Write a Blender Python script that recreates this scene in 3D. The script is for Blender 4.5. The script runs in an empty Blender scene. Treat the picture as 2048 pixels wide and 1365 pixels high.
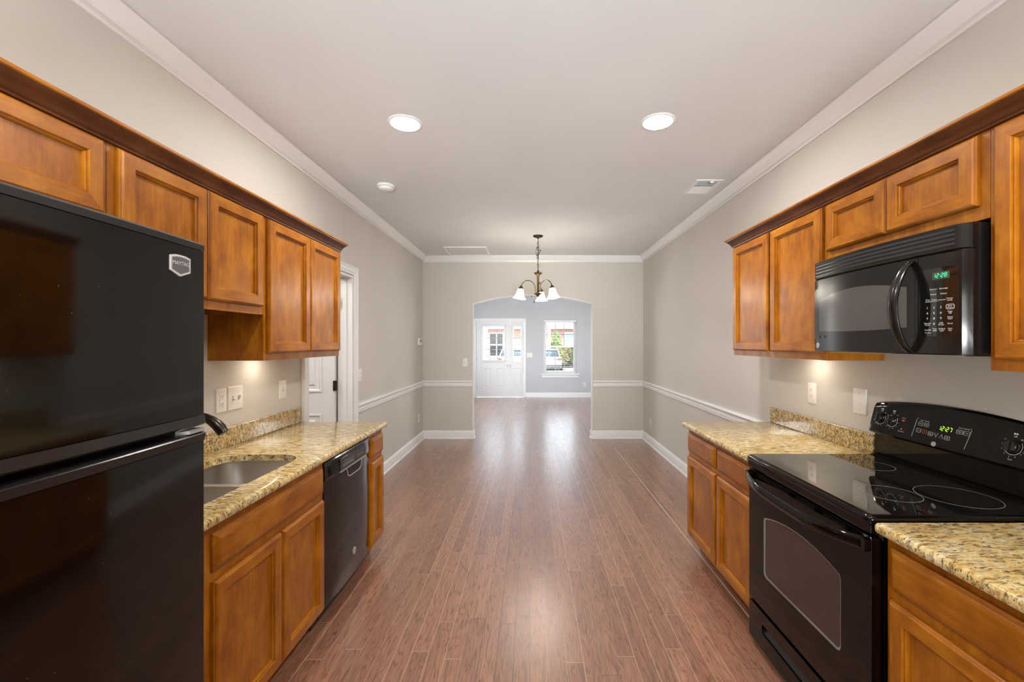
import bpy, bmesh, math, random
from mathutils import Vector, Matrix
from mathutils.geometry import tessellate_polygon

# ------------------------------------------------------------------ scene, camera, light
SC = bpy.context.scene
COL = SC.collection
SC.view_settings.view_transform = 'Standard'
SC.view_settings.look = 'None'
SC.view_settings.gamma = 1.0
SC.view_settings.use_curve_mapping = False
SC.view_settings.exposure = 1.12
F_PX, VP_X, VP_Y, W_PX, H_PX = 860.0, 1062.0, 686.0, 2048.0, 1365.0
CAM_Z = 1.44
cam_data = bpy.data.cameras.new('camera')
cam = bpy.data.objects.new('camera', cam_data)
COL.objects.link(cam)
cam.location = (0, 0, CAM_Z)
cam.rotation_euler = (math.radians(90), 0, 0)
cam_data.sensor_width = 36.0
cam_data.lens = 36.0 * F_PX / W_PX
cam_data.shift_x = -(VP_X - W_PX / 2) / W_PX
cam_data.shift_y = (VP_Y - H_PX / 2) / W_PX
cam_data.clip_start = 0.02
cam_data.clip_end = 200
SC.camera = cam

world = bpy.data.worlds.new('world')
SC.world = world
world.use_nodes = True
wn = world.node_tree
wn.nodes.clear()
w_out = wn.nodes.new('ShaderNodeOutputWorld')
w_bg = wn.nodes.new('ShaderNodeBackground')
w_sky = wn.nodes.new('ShaderNodeTexSky')
w_sky.sky_type = 'NISHITA'
w_sky.sun_disc = False
w_sky.sun_elevation = math.radians(48)
w_sky.sun_rotation = math.radians(200)
w_bg.inputs['Strength'].default_value = SKY_STRENGTH = 0.42
w_hsv = wn.nodes.new('ShaderNodeHueSaturation')
w_hsv.inputs['Saturation'].default_value = 0.35
wn.links.new(w_sky.outputs[0], w_hsv.inputs['Color'])
wn.links.new(w_hsv.outputs[0], w_bg.inputs[0])
wn.links.new(w_bg.outputs[0], w_out.inputs[0])

def lamp(name, kind, loc, energy, color=(1, 1, 1), rot=(0, 0, 0), **kw):
    d = bpy.data.lights.new(name, kind)
    d.energy = energy
    d.color = color
    for k, v in kw.items():
        setattr(d, k, v)
    o = bpy.data.objects.new(name, d)
    COL.objects.link(o)
    o.location = loc
    o.rotation_euler = rot
    return o

# sun from behind the house, high: lights the street and the block opposite
lamp('sun', 'SUN', (0, -5, 12), 3.5, (1.0, 0.95, 0.88), (math.radians(42), 0, math.radians(-20)), angle=0.02)
# added fill light behind the camera, aimed up at the ceiling
lamp('rear_fill_light', 'AREA', (0.0, -3.45, 0.6), 24, (0.93, 0.97, 1.0), (math.radians(112), 0, 0),
     shape='RECTANGLE', size=2.6, size_y=0.6, spread=math.radians(55))
# added fill lights at both sides of the living room, out of view
lamp('side_fill_light', 'AREA', (-2.22, 9.2, 1.5), 21, (0.97, 0.985, 1.0), (0, math.radians(-90), 0),
     shape='RECTANGLE', size=1.3, size_y=1.7)
lamp('side_fill_light', 'AREA', (2.62, 9.2, 1.5), 21, (0.97, 0.985, 1.0), (0, math.radians(90), 0),
     shape='RECTANGLE', size=1.3, size_y=1.7)

# ------------------------------------------------------------------ main measures (metres)
WL, WR = -1.62, 1.685          # side walls of kitchen and dining area
YB, TB = 6.45, 0.12            # wall with the arch
YF = 11.36                     # front wall of the living room
CEIL = 2.74
REAR = -3.6
LXL, LXR = -2.3, 2.7           # living room side walls

# ------------------------------------------------------------------ mesh helper
def ident(a, b, h): return (a, b, h)
def left_wall(a, b, h): return (WL + h, a, b)      # a = along the room, b = up, h = out from the wall
def right_wall(a, b, h): return (WR - h, a, b)
def far_wall(a, b, h): return (a, YB - h, b)
def front_wall(a, b, h): return (a, YF - h, b)
def ceil_down(a, b, h): return (a, b, CEIL - h)

def rrect(a0, a1, b0, b1, r, n=5):
    pts = []
    for (ca, cb, t0) in ((a1 - r, b0 + r, -90), (a1 - r, b1 - r, 0), (a0 + r, b1 - r, 90), (a0 + r, b0 + r, 180)):
        for k in range(n + 1):
            t = math.radians(t0 + 90.0 * k / n)
            pts.append((ca + r * math.cos(t), cb + r * math.sin(t)))
    return pts

def rect(a0, a1, b0, b1): return [(a0, b0), (a1, b0), (a1, b1), (a0, b1)]
def circle(ca, cb, r, n=24): return [(ca + r * math.cos(2 * math.pi * k / n), cb + r * math.sin(2 * math.pi * k / n)) for k in range(n)]

_text_cache = {}
def text_geom(s, size):
    key = (s, size)
    if key not in _text_cache:
        cu = bpy.data.curves.new('lettering', 'FONT')
        cu.body = s
        cu.size = size
        cu.align_x = 'CENTER'
        cu.align_y = 'CENTER'
        cu.resolution_u = 2
        ob = bpy.data.objects.new('lettering', cu)
        COL.objects.link(ob)
        bpy.context.view_layer.update()
        me = bpy.data.meshes.new_from_object(ob.evaluated_get(bpy.context.evaluated_depsgraph_get()))
        _text_cache[key] = ([(v.co.x, v.co.y) for v in me.vertices], [tuple(p.vertices) for p in me.polygons])
        bpy.data.objects.remove(ob)
        bpy.data.meshes.remove(me)
        bpy.data.curves.remove(cu)
    return _text_cache[key]

class MB:
    def __init__(s, T=ident):
        s.v, s.f, s.m, s.T, s.mi = [], [], [], T, 0
    def add(s, pts, faces, mi=None):
        o = len(s.v)
        s.v += [s.T(*p) for p in pts]
        s.f += [tuple(i + o for i in f) for f in faces]
        s.m += [s.mi if mi is None else mi] * len(faces)
        return s
    def box(s, a0, a1, b0, b1, h0, h1, mi=None):
        p = [(a, b, h) for h in (h0, h1) for b in (b0, b1) for a in (a0, a1)]
        return s.add(p, [(0, 2, 3, 1), (4, 5, 7, 6), (0, 1, 5, 4), (2, 6, 7, 3), (0, 4, 6, 2), (1, 3, 7, 5)], mi)
    def loft(s, loops, cap0=True, cap1=True, closed=True, mi=None):
        n = len(loops[0])
        pts = [p for l in loops for p in l]
        fs = []
        for i in range(len(loops) - 1):
            for k in range(n if closed else n - 1):
                k2 = (k + 1) % n
                fs.append((i * n + k, i * n + k2, (i + 1) * n + k2, (i + 1) * n + k))
        if cap0: fs.append(tuple(range(n)))
        if cap1: fs.append(tuple((len(loops) - 1) * n + k for k in range(n)))
        return s.add(pts, fs, mi)
    def plate(s, outer, holes, h0, h1, mi=None):
        loops = [outer] + list(holes)
        tris = tessellate_polygon([[Vector((p[0], p[1], 0)) for p in l] for l in loops])
        flat = [p for l in loops for p in l]
        n = len(flat)
        pts = [(p[0], p[1], h0) for p in flat] + [(p[0], p[1], h1) for p in flat]
        fs = [tuple(t) for t in tris] + [tuple(i + n for i in t) for t in tris]
        o = 0
        for l in loops:
            m = len(l)
            for k in range(m):
                k2 = (k + 1) % m
                fs.append((o + k, o + k2, n + o + k2, n + o + k))
            o += m
        return s.add(pts, fs, mi)
    def lathe(s, prof, n=24, c=(0, 0, 0), axis='h', cap=True, mi=None):
        loops = []
        for r, t in prof:
            l = []
            for k in range(n):
                x, y = r * math.cos(2 * math.pi * k / n), r * math.sin(2 * math.pi * k / n)
                p = {'h': (x, y, t), 'a': (t, x, y), 'b': (x, t, y)}[axis]
                l.append((c[0] + p[0], c[1] + p[1], c[2] + p[2]))
            loops.append(l)
        return s.loft(loops, cap, cap, mi=mi)
    def tube(s, path, r, n=8, cap=True, closed=False, mi=None):
        P = [Vector(p) for p in path]
        m = len(P)
        loops, prev = [], None
        for i in range(m):
            if closed: t = P[(i + 1) % m] - P[i - 1]
            else: t = P[min(i + 1, m - 1)] - P[max(i - 1, 0)]
            t.normalize()
            if prev is None:
                ref = Vector((0, 0, 1)) if abs(t.z) < 0.9 else Vector((1, 0, 0))
                u = t.cross(ref).normalized()
            else:
                u = (prev - t * prev.dot(t)).normalized()
            prev = u
            w = t.cross(u)
            ri = r[i] if isinstance(r, (list, tuple)) else r
            ru, rw = ri if isinstance(ri, tuple) else (ri, ri)
            loops.append([tuple(P[i] + u * (ru * math.cos(2 * math.pi * k / n)) + w * (rw * math.sin(2 * math.pi * k / n))) for k in range(n)])
        if closed:
            return s.loft(loops + [loops[0]], False, False, mi=mi)
        return s.loft(loops, cap, cap, mi=mi)
    def panel(s, a0, a1, b0, b1, prof, mv=0, mh=1):
        """mitred frame-and-panel front: prof = (inset, height) rings from the back edge to the panel field"""
        loops = [[(a0 + i, b0 + i, h), (a1 - i, b0 + i, h), (a1 - i, b1 - i, h), (a0 + i, b1 - i, h)] for i, h in prof]
        for q in range(len(loops) - 1):
            for k in range(4):
                k2 = (k + 1) % 4
                s.add([loops[q][k], loops[q][k2], loops[q + 1][k2], loops[q + 1][k]], [(0, 1, 2, 3)], mh if k in (0, 2) else mv)
        s.add(loops[0], [(3, 2, 1, 0)], mv)
        s.add(loops[-1], [(0, 1, 2, 3)], mv)
        return s
    def sweep(s, path, prof, mi=None):
        """path: list of points (3D); prof(point index) -> loop of points; handled by the caller through lofts"""
        return s.loft([prof(i) for i in range(len(path))], mi=mi)
    def text(s, txt, a, b, h, size, d=1, mi=None, turn=0.0):
        vs, fs = text_geom(txt, size)
        c, sn = math.cos(turn), math.sin(turn)
        return s.add([(a + d * (x * c - y * sn), b + x * sn + y * c, h) for x, y in vs], fs, mi)
    def build(s, name, mats, parent=None, bevel=0.0, smooth=None, at=None, seg=2):
        if parent is not None: org = Vector(WLOC[parent.name])
        elif at is not None: org = Vector(at)
        else:
            xs, ys, zs = zip(*s.v)
            org = Vector(((min(xs) + max(xs)) / 2, (min(ys) + max(ys)) / 2, min(zs)))
        me = bpy.data.meshes.new(name)
        bm = bmesh.new()
        bv = [bm.verts.new(Vector(p) - org) for p in s.v]
        for f, mi in zip(s.f, s.m):
            if len(set(f)) < 3: continue
            try:
                bf = bm.faces.new([bv[i] for i in f])
                bf.material_index = mi
            except ValueError:
                pass
        bmesh.ops.remove_doubles(bm, verts=bm.verts, dist=1e-6)
        bmesh.ops.recalc_face_normals(bm, faces=bm.faces)
        bm.to_mesh(me)
        bm.free()
        for m in (mats if isinstance(mats, (list, tuple)) else [mats]):
            me.materials.append(m)
        if smooth is not None:
            me.polygons.foreach_set('use_smooth', [True] * len(me.polygons))
            me.set_sharp_from_angle(angle=math.radians(smooth))
        o = bpy.data.objects.new(name, me)
        COL.objects.link(o)
        if parent is not None:
            o.parent = parent
        else:
            o.location = org
        WLOC[o.name] = tuple(org)
        if bevel:
            md = o.modifiers.new('bevel', 'BEVEL')
            md.width = bevel
            md.segments = seg
            md.limit_method = 'ANGLE'
            md.angle_limit = math.radians(40)
        return o

WLOC = {}
def empty(name, loc, label, cat, group=None):
    o = bpy.data.objects.new(name, None)
    COL.objects.link(o)
    o.location = loc
    o.empty_display_size = 0.1
    WLOC[o.name] = tuple(loc)
    return tag(o, label, cat, group)
def tag(o, label, cat, group=None):
    o['label'] = label
    o['category'] = cat
    if group: o['group'] = group
    return o
def structure(o):
    o['kind'] = 'structure'
    return o
def dup(root, loc, label, rotz=None):
    """a copy of a thing with copies of its parts and sub-parts"""
    r = root.copy()
    COL.objects.link(r)
    r.location = loc
    if rotz is not None: r.rotation_euler = (0, 0, rotz)
    r['label'] = label
    for ch in list(root.children):
        c = ch.copy()
        COL.objects.link(c)
        c.parent = r
        for g in list(ch.children):
            d = g.copy()
            COL.objects.link(d)
            d.parent = c
    return r

# ------------------------------------------------------------------ materials
class NT:
    def __init__(s, name):
        s.m = bpy.data.materials.new(name)
        s.m.use_nodes = True
        s.t = s.m.node_tree
        s.bsdf = s.t.nodes['Principled BSDF']
        s.out = s.t.nodes['Material Output']
    def n(s, kind, ins=None, **kw):
        nd = s.t.nodes.new('ShaderNode' + kind)
        for k, v in kw.items(): setattr(nd, k, v)
        for k, v in (ins or {}).items(): s.set(nd.inputs[k], v)
        return nd
    def set(s, sock, v):
        if hasattr(v, 'outputs'): v = v.outputs[0]
        if hasattr(v, 'is_output'): s.t.links.new(v, sock)
        else: sock.default_value = v
    def math(s, op, a, b=0.0, c=0.0):
        return s.n('Math', {0: a, 1: b, 2: c}, operation=op).outputs[0]
    def mix(s, f, a, b, blend='MIX'):
        nd = s.n('MixRGB', {0: f, 1: a, 2: b}, blend_type=blend)
        return nd.outputs[0]
    def ramp(s, f, stops, interp='LINEAR'):
        nd = s.n('ValToRGB', {0: f})
        nd.color_ramp.interpolation = interp
        el = nd.color_ramp.elements
        while len(el) < len(stops): el.new(0.5)
        for e, (p, c) in zip(el, stops):
            e.position = p
            e.color = c if len(c) == 4 else (*c, 1)
        return nd.outputs[0]
    def p(s, **kw):
        names = {'color': 'Base Color', 'rough': 'Roughness', 'metal': 'Metallic', 'spec': 'Specular IOR Level', 'coat': 'Coat Weight',
                 'coat_rough': 'Coat Roughness', 'normal': 'Normal', 'emit': 'Emission Color', 'estr': 'Emission Strength', 'ior': 'IOR', 'coat_ior': 'Coat IOR'}
        for k, v in kw.items():
            if k in ('color', 'emit') and isinstance(v, tuple) and len(v) == 3: v = (*v, 1)
            s.set(s.bsdf.inputs[names[k]], v)
        return s.m
    def coords(s, scale=(1, 1, 1), rot=(0, 0, 0), loc=(0, 0, 0), vary=False):
        tc = s.n('TexCoord').outputs['Object']
        if vary:
            oi = s.n('ObjectInfo').outputs['Random']
            off = s.n('CombineXYZ', {0: s.math('MULTIPLY', oi, 7.0), 1: s.math('MULTIPLY', oi, 13.0), 2: s.math('MULTIPLY', oi, 5.0)})
            tc = s.n('VectorMath', {0: tc, 1: off}, operation='ADD').outputs[0]
        return s.n('Mapping', {0: tc, 1: loc, 2: rot, 3: scale}).outputs[0]

def simple(name, color, rough=0.5, **kw):
    return NT(name).p(color=color, rough=rough, **kw)

def paint(name, color, rough=0.6, bump=0.03, scale=180.0):
    t = NT(name)
    co = t.coords()
    nz = t.n('TexNoise', {'Vector': co, 'Scale': scale, 'Detail': 3.0}).outputs[0]
    lo = t.n('TexNoise', {'Vector': co, 'Scale': 1.2, 'Detail': 2.0}).outputs[0]
    c2 = tuple(x * 0.955 for x in color)
    col = t.mix(t.ramp(lo, [(0.35, (0, 0, 0)), (0.65, (1, 1, 1))]), (*c2, 1), (*color, 1))
    bp = t.n('Bump', {'Strength': bump, 'Distance': 0.002, 'Height': nz})
    return t.p(color=col, rough=rough, normal=bp)

def wood(name, grain, dark, mid, light, rough=0.3):
    """stained maple: blotchy stain with fine grain along the given axis"""
    t = NT(name)
    st = [30.0, 30.0, 30.0]
    st['xyz'.index(grain)] = 2.2
    fine = t.n('TexNoise', {'Vector': t.coords(tuple(st), vary=True), 'Scale': 3.0, 'Detail': 5.0, 'Roughness': 0.6}).outputs[0]
    sb = [5.0, 5.0, 5.0]
    sb['xyz'.index(grain)] = 2.6
    blotch = t.n('TexNoise', {'Vector': t.coords(tuple(sb), vary=True), 'Scale': 2.6, 'Detail': 5.0, 'Roughness': 0.6, 'Distortion': 0.15}).outputs[0]
    f = t.math('ADD', t.math('MULTIPLY', fine, 0.3), t.math('MULTIPLY', blotch, 0.7))
    col = t.ramp(f, [(0.27, dark), (0.5, mid), (0.72, light)])
    bp = t.n('Bump', {'Strength': 0.05, 'Distance': 0.001, 'Height': fine})
    return t.p(color=col, rough=rough, normal=bp, spec=0.30, coat=0.04, coat_rough=0.15)

def granite(name, lo=0.535):
    t = NT(name)
    co = t.coords((1, 1, 1), (0, 0, math.radians(25)))
    st = t.coords((1.0, 3.3, 2.0), (0, 0, math.radians(-24)))
    base = t.n('TexNoise', {'Vector': st, 'Scale': 20.0, 'Detail': 5.0, 'Roughness': 0.62, 'Distortion': 0.5}).outputs[0]
    col = t.ramp(base, [(0.30, (0.12, 0.065, 0.022)), (0.40, (0.38, 0.24, 0.075)), (0.50, (0.66, 0.50, 0.215)), (0.62, (0.78, 0.66, 0.385)), (0.78, (0.79, 0.73, 0.57))])
    gold = t.n('TexNoise', {'Vector': co, 'Scale': 7.0, 'Detail': 2.0}).outputs[0]
    col = t.mix(t.ramp(gold, [(0.5, (0, 0, 0)), (0.70, (0.45, 0.45, 0.45))]), col, (0.66, 0.42, 0.12, 1))
    dk = t.n('TexNoise', {'Vector': st, 'Scale': 40.0, 'Detail': 5.0, 'Roughness': 0.7}).outputs[0]
    dm = t.ramp(dk, [(lo, (0, 0, 0)), (lo + 0.065, (1, 1, 1))])
    col = t.mix(t.math('MULTIPLY', dm, 0.88), col, (0.055, 0.032, 0.018, 1))
    gr = t.n('TexNoise', {'Vector': co, 'Scale': 48.0, 'Detail': 3.0}).outputs[0]
    gm = t.ramp(gr, [(0.60, (0, 0, 0)), (0.67, (1, 1, 1))])
    col = t.mix(t.math('MULTIPLY', gm, 0.6), col, (0.42, 0.40, 0.37, 1))
    return t.p(color=col, rough=0.14, coat=0.15)

def floor_wood(name):
    t = NT(name)
    tc = t.n('TexCoord').outputs['Object']
    sp = t.n('SeparateXYZ', {0: tc})
    x, y = sp.outputs[0], sp.outputs[1]
    PW, PL = 0.079, 0.95
    xi = t.math('DIVIDE', x, PW)
    i = t.math('FLOOR', xi)
    fx = t.math('FRACT', xi)
    ri = t.n('TexWhiteNoise', {'W': i}, noise_dimensions='1D').outputs[0]
    yj = t.math('ADD', t.math('DIVIDE', y, PL), t.math('MULTIPLY', ri, 9.0))
    j = t.math('FLOOR', yj)
    fy = t.math('FRACT', yj)
    wn2 = t.n('TexWhiteNoise', {'Vector': t.n('CombineXYZ', {0: i, 1: j, 2: 0.0})}, noise_dimensions='3D')
    rnd = wn2.outputs[0]
    rcol = wn2.outputs[1]
    # oak figure, stretched along the plank and different in each one
    off = t.n('VectorMath', {0: rcol, 1: (11.0, 17.0, 5.0)}, operation='MULTIPLY').outputs[0]
    gv = t.n('VectorMath', {0: t.n('CombineXYZ', {0: t.math('MULTIPLY', x, 16.0), 1: t.math('MULTIPLY', y, 1.5), 2: 0.0}), 1: off}, operation='ADD').outputs[0]
    warp = t.n('TexNoise', {'Vector': gv, 'Scale': 1.0, 'Detail': 2.0, 'Distortion': 0.4}).outputs[0]
    rings = t.math('ABSOLUTE', t.math('SINE', t.math('MULTIPLY', warp, 46.0)))
    fv = t.n('VectorMath', {0: t.n('CombineXYZ', {0: t.math('MULTIPLY', x, 220.0), 1: t.math('MULTIPLY', y, 9.0), 2: 0.0}), 1: off}, operation='ADD').outputs[0]
    fine = t.n('TexNoise', {'Vector': fv, 'Scale': 1.0, 'Detail': 4.0, 'Roughness': 0.65}).outputs[0]
    base = t.ramp(rnd, [(0.0, (0.270, 0.120, 0.072)), (0.35, (0.310, 0.142, 0.086)), (0.7, (0.350, 0.163, 0.098)), (1.0, (0.400, 0.192, 0.118))])
    col = t.mix(t.math('MULTIPLY', t.ramp(rings, [(0.0, (1, 1, 1)), (0.55, (0, 0, 0))]), 0.55), base, (0.060, 0.026, 0.014, 1))
    col = t.mix(t.math('MULTIPLY', t.ramp(fine, [(0.44, (0, 0, 0)), (0.68, (1, 1, 1))]), 0.62), col, (0.060, 0.028, 0.016, 1))
    # plank joints; the light ones paint in glints off the bevelled edges
    sx = t.math('MULTIPLY', t.math('LESS_THAN', t.math('ABSOLUTE', t.math('SUBTRACT', fx, 0.5)), 0.484), 1.0)
    sy = t.math('LESS_THAN', t.math('ABSOLUTE', t.math('SUBTRACT', fy, 0.5)), 0.4988)
    inside = t.math('MULTIPLY', sx, sy)
    jt = t.ramp(ri, [(0.0, (0.05, 0.025, 0.016)), (0.20, (0.10, 0.048, 0.03)), (0.35, (0.52, 0.34, 0.25)), (1.0, (0.46, 0.32, 0.22))], 'CONSTANT')
    col = t.mix(inside, jt, col)
    # bare light line where the kitchen boards meet the rest
    ln = t.math('LESS_THAN', t.math('ABSOLUTE', t.math('SUBTRACT', x, 1.145)), 0.0045)
    col = t.mix(t.math('MULTIPLY', ln, t.math('LESS_THAN', y, 5.9)), col, (0.62, 0.47, 0.36, 1))
    hgt = t.math('ADD', t.math('MULTIPLY', inside, 1.0), t.math('MULTIPLY', fine, 0.25))
    bp = t.n('Bump', {'Strength': 0.22, 'Distance': 0.0012, 'Height': hgt})
    scr = t.n('TexNoise', {'Vector': t.coords((7, 2, 1)), 'Scale': 3.0, 'Detail': 5.0, 'Roughness': 0.7}).outputs[0]
    ro = t.n('MapRange', {0: scr, 1: 0.3, 2: 0.7, 3: 0.24, 4: 0.40}).outputs[0]
    return t.p(color=col, rough=ro, normal=bp, spec=0.4, coat=1.0, coat_rough=0.27, coat_ior=1.7)

def brick(name, axis='xz'):
    t = NT(name)
    tc = t.n('TexCoord').outputs['Object']
    sp = t.n('SeparateXYZ', {0: tc})
    v = t.n('CombineXYZ', {0: sp.outputs['XYZ'.index(axis[0].upper())], 1: sp.outputs[2], 2: 0.0})
    b = t.n('TexBrick', {'Vector': v, 'Color1': (0.36, 0.13, 0.09, 1), 'Color2': (0.26, 0.10, 0.075, 1), 'Mortar': (0.55, 0.50, 0.46, 1),
                         'Scale': 1.0, 'Mortar Size': 0.012, 'Brick Width': 0.26, 'Row Height': 0.09})
    return t.p(color=b.outputs[0], rough=0.85)

def black_gloss(name, rough=0.07, specks=True, color=(0.010, 0.008, 0.008), coat=0.0, spec=0.5):
    t = NT(name)
    col = (*color, 1)
    if specks:
        vo = t.n('TexVoronoi', {'Vector': t.coords(), 'Scale': 45.0}, feature='F1')
        sz = t.math('MULTIPLY', t.n('SeparateColor', {0: vo.outputs['Color']}).outputs[0], 0.085)
        col = t.mix(t.math('MULTIPLY', t.math('LESS_THAN', vo.outputs['Distance'], t.math('SUBTRACT', sz, 0.045)), 0.8), col, (0.30, 0.27, 0.24, 1))
    wob = t.n('TexNoise', {'Vector': t.coords(), 'Scale': 2.4, 'Detail': 1.0}).outputs[0]
    bp = t.n('Bump', {'Strength': 0.06, 'Distance': 0.02, 'Height': wob})
    return t.p(color=col, rough=rough, normal=bp, coat=coat, spec=spec)

def emitter(name, color, strength):
    t = NT(name)
    return t.p(color=(0.02, 0.02, 0.02), emit=color, estr=strength, rough=0.4)

def pane_glass(name, gloss=0.06):
    t = NT(name)
    tr = t.n('BsdfTransparent', {0: (0.96, 0.98, 0.98, 1)})
    gl = t.n('BsdfGlossy', {0: (1, 1, 1, 1), 1: 0.02})
    fr = t.n('Fresnel', {0: 1.14})
    mx = t.n('MixShader', {0: fr, 1: tr, 2: gl})
    t.t.links.new(mx.outputs[0], t.out.inputs[0])
    return t.m

def leaf_mat(name, a, b):
    t = NT(name)
    nz = t.n('TexNoise', {'Vector': t.coords(), 'Scale': 5.0, 'Detail': 3.0}).outputs[0]
    return t.p(color=t.ramp(nz, [(0.35, a), (0.65, b)]), rough=0.6)

M_WALL = paint('wall_paint_beige', (0.610, 0.587, 0.535))
M_WALLB = paint('wall_paint_living', (0.555, 0.568, 0.590))
M_CEIL = paint('ceiling_paint', (0.725, 0.74, 0.745), 0.8, 0.05, 120)
M_TRIM = simple('white_trim_paint', (0.83, 0.835, 0.835), 0.32)
M_DOOR = simple('white_door_paint', (0.78, 0.78, 0.78), 0.4)
M_FLOOR = floor_wood('oak_strip_floor')
WD, WM, WLT = (0.165, 0.040, 0.0018), (0.345, 0.112, 0.0042), (0.500, 0.200, 0.0095)
M_WV = wood('stained_maple_upright', 'z', WD, WM, WLT)
M_WH = wood('stained_maple_level', 'y', WD, WM, WLT)
M_WX = wood('stained_maple_crosswise', 'x', WD, WM, WLT)
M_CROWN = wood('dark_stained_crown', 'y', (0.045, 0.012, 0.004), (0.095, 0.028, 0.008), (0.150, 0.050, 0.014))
M_TOE = simple('toe_kick_dark_wood', (0.05, 0.018, 0.010), 0.5)
M_GRAN = granite('gold_granite')
M_GRANS = granite('gold_granite_dark_fleck', 0.49)
M_BLACK = black_gloss('black_appliance', 0.06, color=(0.0025, 0.0012, 0.0012), spec=0.32)
M_MWBLK = black_gloss('black_microwave_front', 0.19, False, (0.007, 0.0055, 0.005))
M_DWBLK = black_gloss('black_dishwasher_front', 0.11, False, (0.004, 0.003, 0.003))
M_RING = simple('burner_ring_print', (0.20, 0.19, 0.175), 0.4)
M_FRIDGE = black_gloss('black_fridge_enamel', 0.07, color=(0.0025, 0.0015, 0.0013), spec=0.45)
M_BLACKP = black_gloss('black_plastic', 0.22, False, (0.012, 0.011, 0.011))
M_BLACKM = simple('black_matt', (0.006, 0.006, 0.006), 0.55)
M_COOK = black_gloss('black_ceramic_glass', 0.03, False, (0.006, 0.006, 0.006), 0.5)
M_OVGL = simple('oven_window_glass', (0.050, 0.033, 0.028), 0.06)
M_MWGL = simple('microwave_window_screen', (0.085, 0.08, 0.075), 0.16)
M_STEEL = simple('brushed_steel', (0.62, 0.60, 0.57), 0.28, metal=1.0)
M_CHROME = simple('chrome', (0.75, 0.75, 0.75), 0.12, metal=1.0)
M_SILVER = simple('silver_badge', (0.72, 0.71, 0.69), 0.3, metal=0.4)
M_DKGREY = simple('badge_grey', (0.10, 0.10, 0.105), 0.4)
M_PRINT = simple('white_print', (0.72, 0.71, 0.68), 0.5)
M_GREYLN = simple('grey_print', (0.33, 0.32, 0.30), 0.4)
M_RED = simple('red_print', (0.65, 0.06, 0.04), 0.4)
M_LEDG = emitter('green_display_digits', (0.02, 0.8, 0.35), 0.9)
M_LEDY = emitter('yellow_green_display_digits', (0.40, 0.9, 0.0), 0.8)
M_LEDBG = emitter('green_display_glow', (0.05, 0.12, 0.03), 0.16)
M_PLATE = simple('white_wall_plate', (0.80, 0.77, 0.72), 0.3)
M_SLOT = simple('socket_slot', (0.10, 0.09, 0.08), 0.6)
M_BRONZE = simple('oil_rubbed_bronze', (0.045, 0.034, 0.027), 0.28, metal=0.8)
M_BRASS = simple('antique_bronze', (0.115, 0.075, 0.04), 0.34, metal=0.85)
M_HINGE = simple('dark_bronze_hinge', (0.012, 0.011, 0.010), 0.4)
M_GLASS = pane_glass('clear_glass')
M_BLIND = simple('white_blind', (0.86, 0.86, 0.85), 0.45)
M_MUNT = simple('window_grid_bar', (0.42, 0.44, 0.46), 0.5)  # grey tone paints in the darkness of bars seen against daylight
M_LAMP = emitter('recessed_lamp_lens', (1.0, 0.955, 0.92), 148.0)
M_SHADE = emitter('frosted_bell_glass', (1.0, 0.90, 0.78), 17.0)
M_PUCK = emitter('under_cabinet_lamp_lens', (1.0, 0.86, 0.70), 48.0)
M_BRICK = brick('red_brick')
M_BRICKY = brick('red_brick_side', 'yz')
M_CONC = paint('concrete', (0.52, 0.49, 0.44), 0.9, 0.2, 30)
M_GRASS = leaf_mat('lawn_green', (0.07, 0.15, 0.03), (0.14, 0.24, 0.06))

# ------------------------------------------------------------------ room shell
def world_plate(name, mat, outer, holes, T, h0, h1):
    return structure(MB(T).plate(outer, holes, h0, h1).build(name, mat))

structure(MB().box(LXL - 0.12, LXR + 0.12, REAR - 0.12, YF + 0.12, -0.12, 0.0).build('floor', M_FLOOR, at=(0, 0, 0)))
structure(MB().box(LXL - 0.12, LXR + 0.12, REAR - 0.12, YF + 0.12, CEIL, CEIL + 0.12).build('ceiling', M_CEIL))

# side walls of kitchen and dining area; the left one has the doorway
DY0, DY1, DZ = 3.115, 3.905, 2.045
world_plate('wall_left', M_WALL, [(REAR, 0), (DY0, 0), (DY0, DZ), (DY1, DZ), (DY1, 0), (YB, 0), (YB, CEIL), (REAR, CEIL)], [], left_wall, -0.12, 0.0)
world_plate('wall_right', M_WALL, rect(REAR, YB, 0, CEIL), [], right_wall, -0.12, 0.0)
# unseen rear wall; its patio opening is added for the fill light
world_plate('wall_rear', M_WALL, [(WL - 0.12, 0), (-1.35, 0), (-1.35, 2.3), (1.35, 2.3), (1.35, 0), (WR + 0.12, 0), (WR + 0.12, CEIL), (WL - 0.12, CEIL)], [],
            lambda a, b, h: (a, REAR - h, b), 0.0, 0.12)
pw = MB(lambda a, b, h: (a, REAR - h, b))
pw.plate(rect(-1.35, 1.35, 0, 2.3), [rect(-1.27, -0.04, 0.1, 2.22), rect(0.04, 1.27, 0.1, 2.22)], 0.03, 0.09)
w3 = structure(pw.build('window_4', M_TRIM))
MB(lambda a, b, h: (a, REAR - h, b)).box(-1.29, 1.29, 0.08, 2.24, 0.055, 0.06).build('pane', M_GLASS, w3)

# wall with the segmental arch
AX0, AX1, AZ0, AZ1 = -0.872, 0.918, 2.028, 2.155
arc = []
cx = (AX0 + AX1) / 2
hw = (AX1 - AX0) / 2
ARC_R = (hw * hw + (AZ1 - AZ0) ** 2) / (2 * (AZ1 - AZ0))
tmax = math.asin(hw / ARC_R)
for k in range(25):
    t = -tmax + 2 * tmax * k / 24
    arc.append((cx + ARC_R * math.sin(t), AZ1 - ARC_R + ARC_R * math.cos(t)))
outline = [(WL - 0.12, 0), (AX0, 0)] + arc + [(AX1, 0), (WR + 0.12, 0), (WR + 0.12, CEIL), (WL - 0.12, CEIL)]
world_plate('wall_far', M_WALL, outline, [], far_wall, -TB, 0.0)
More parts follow.
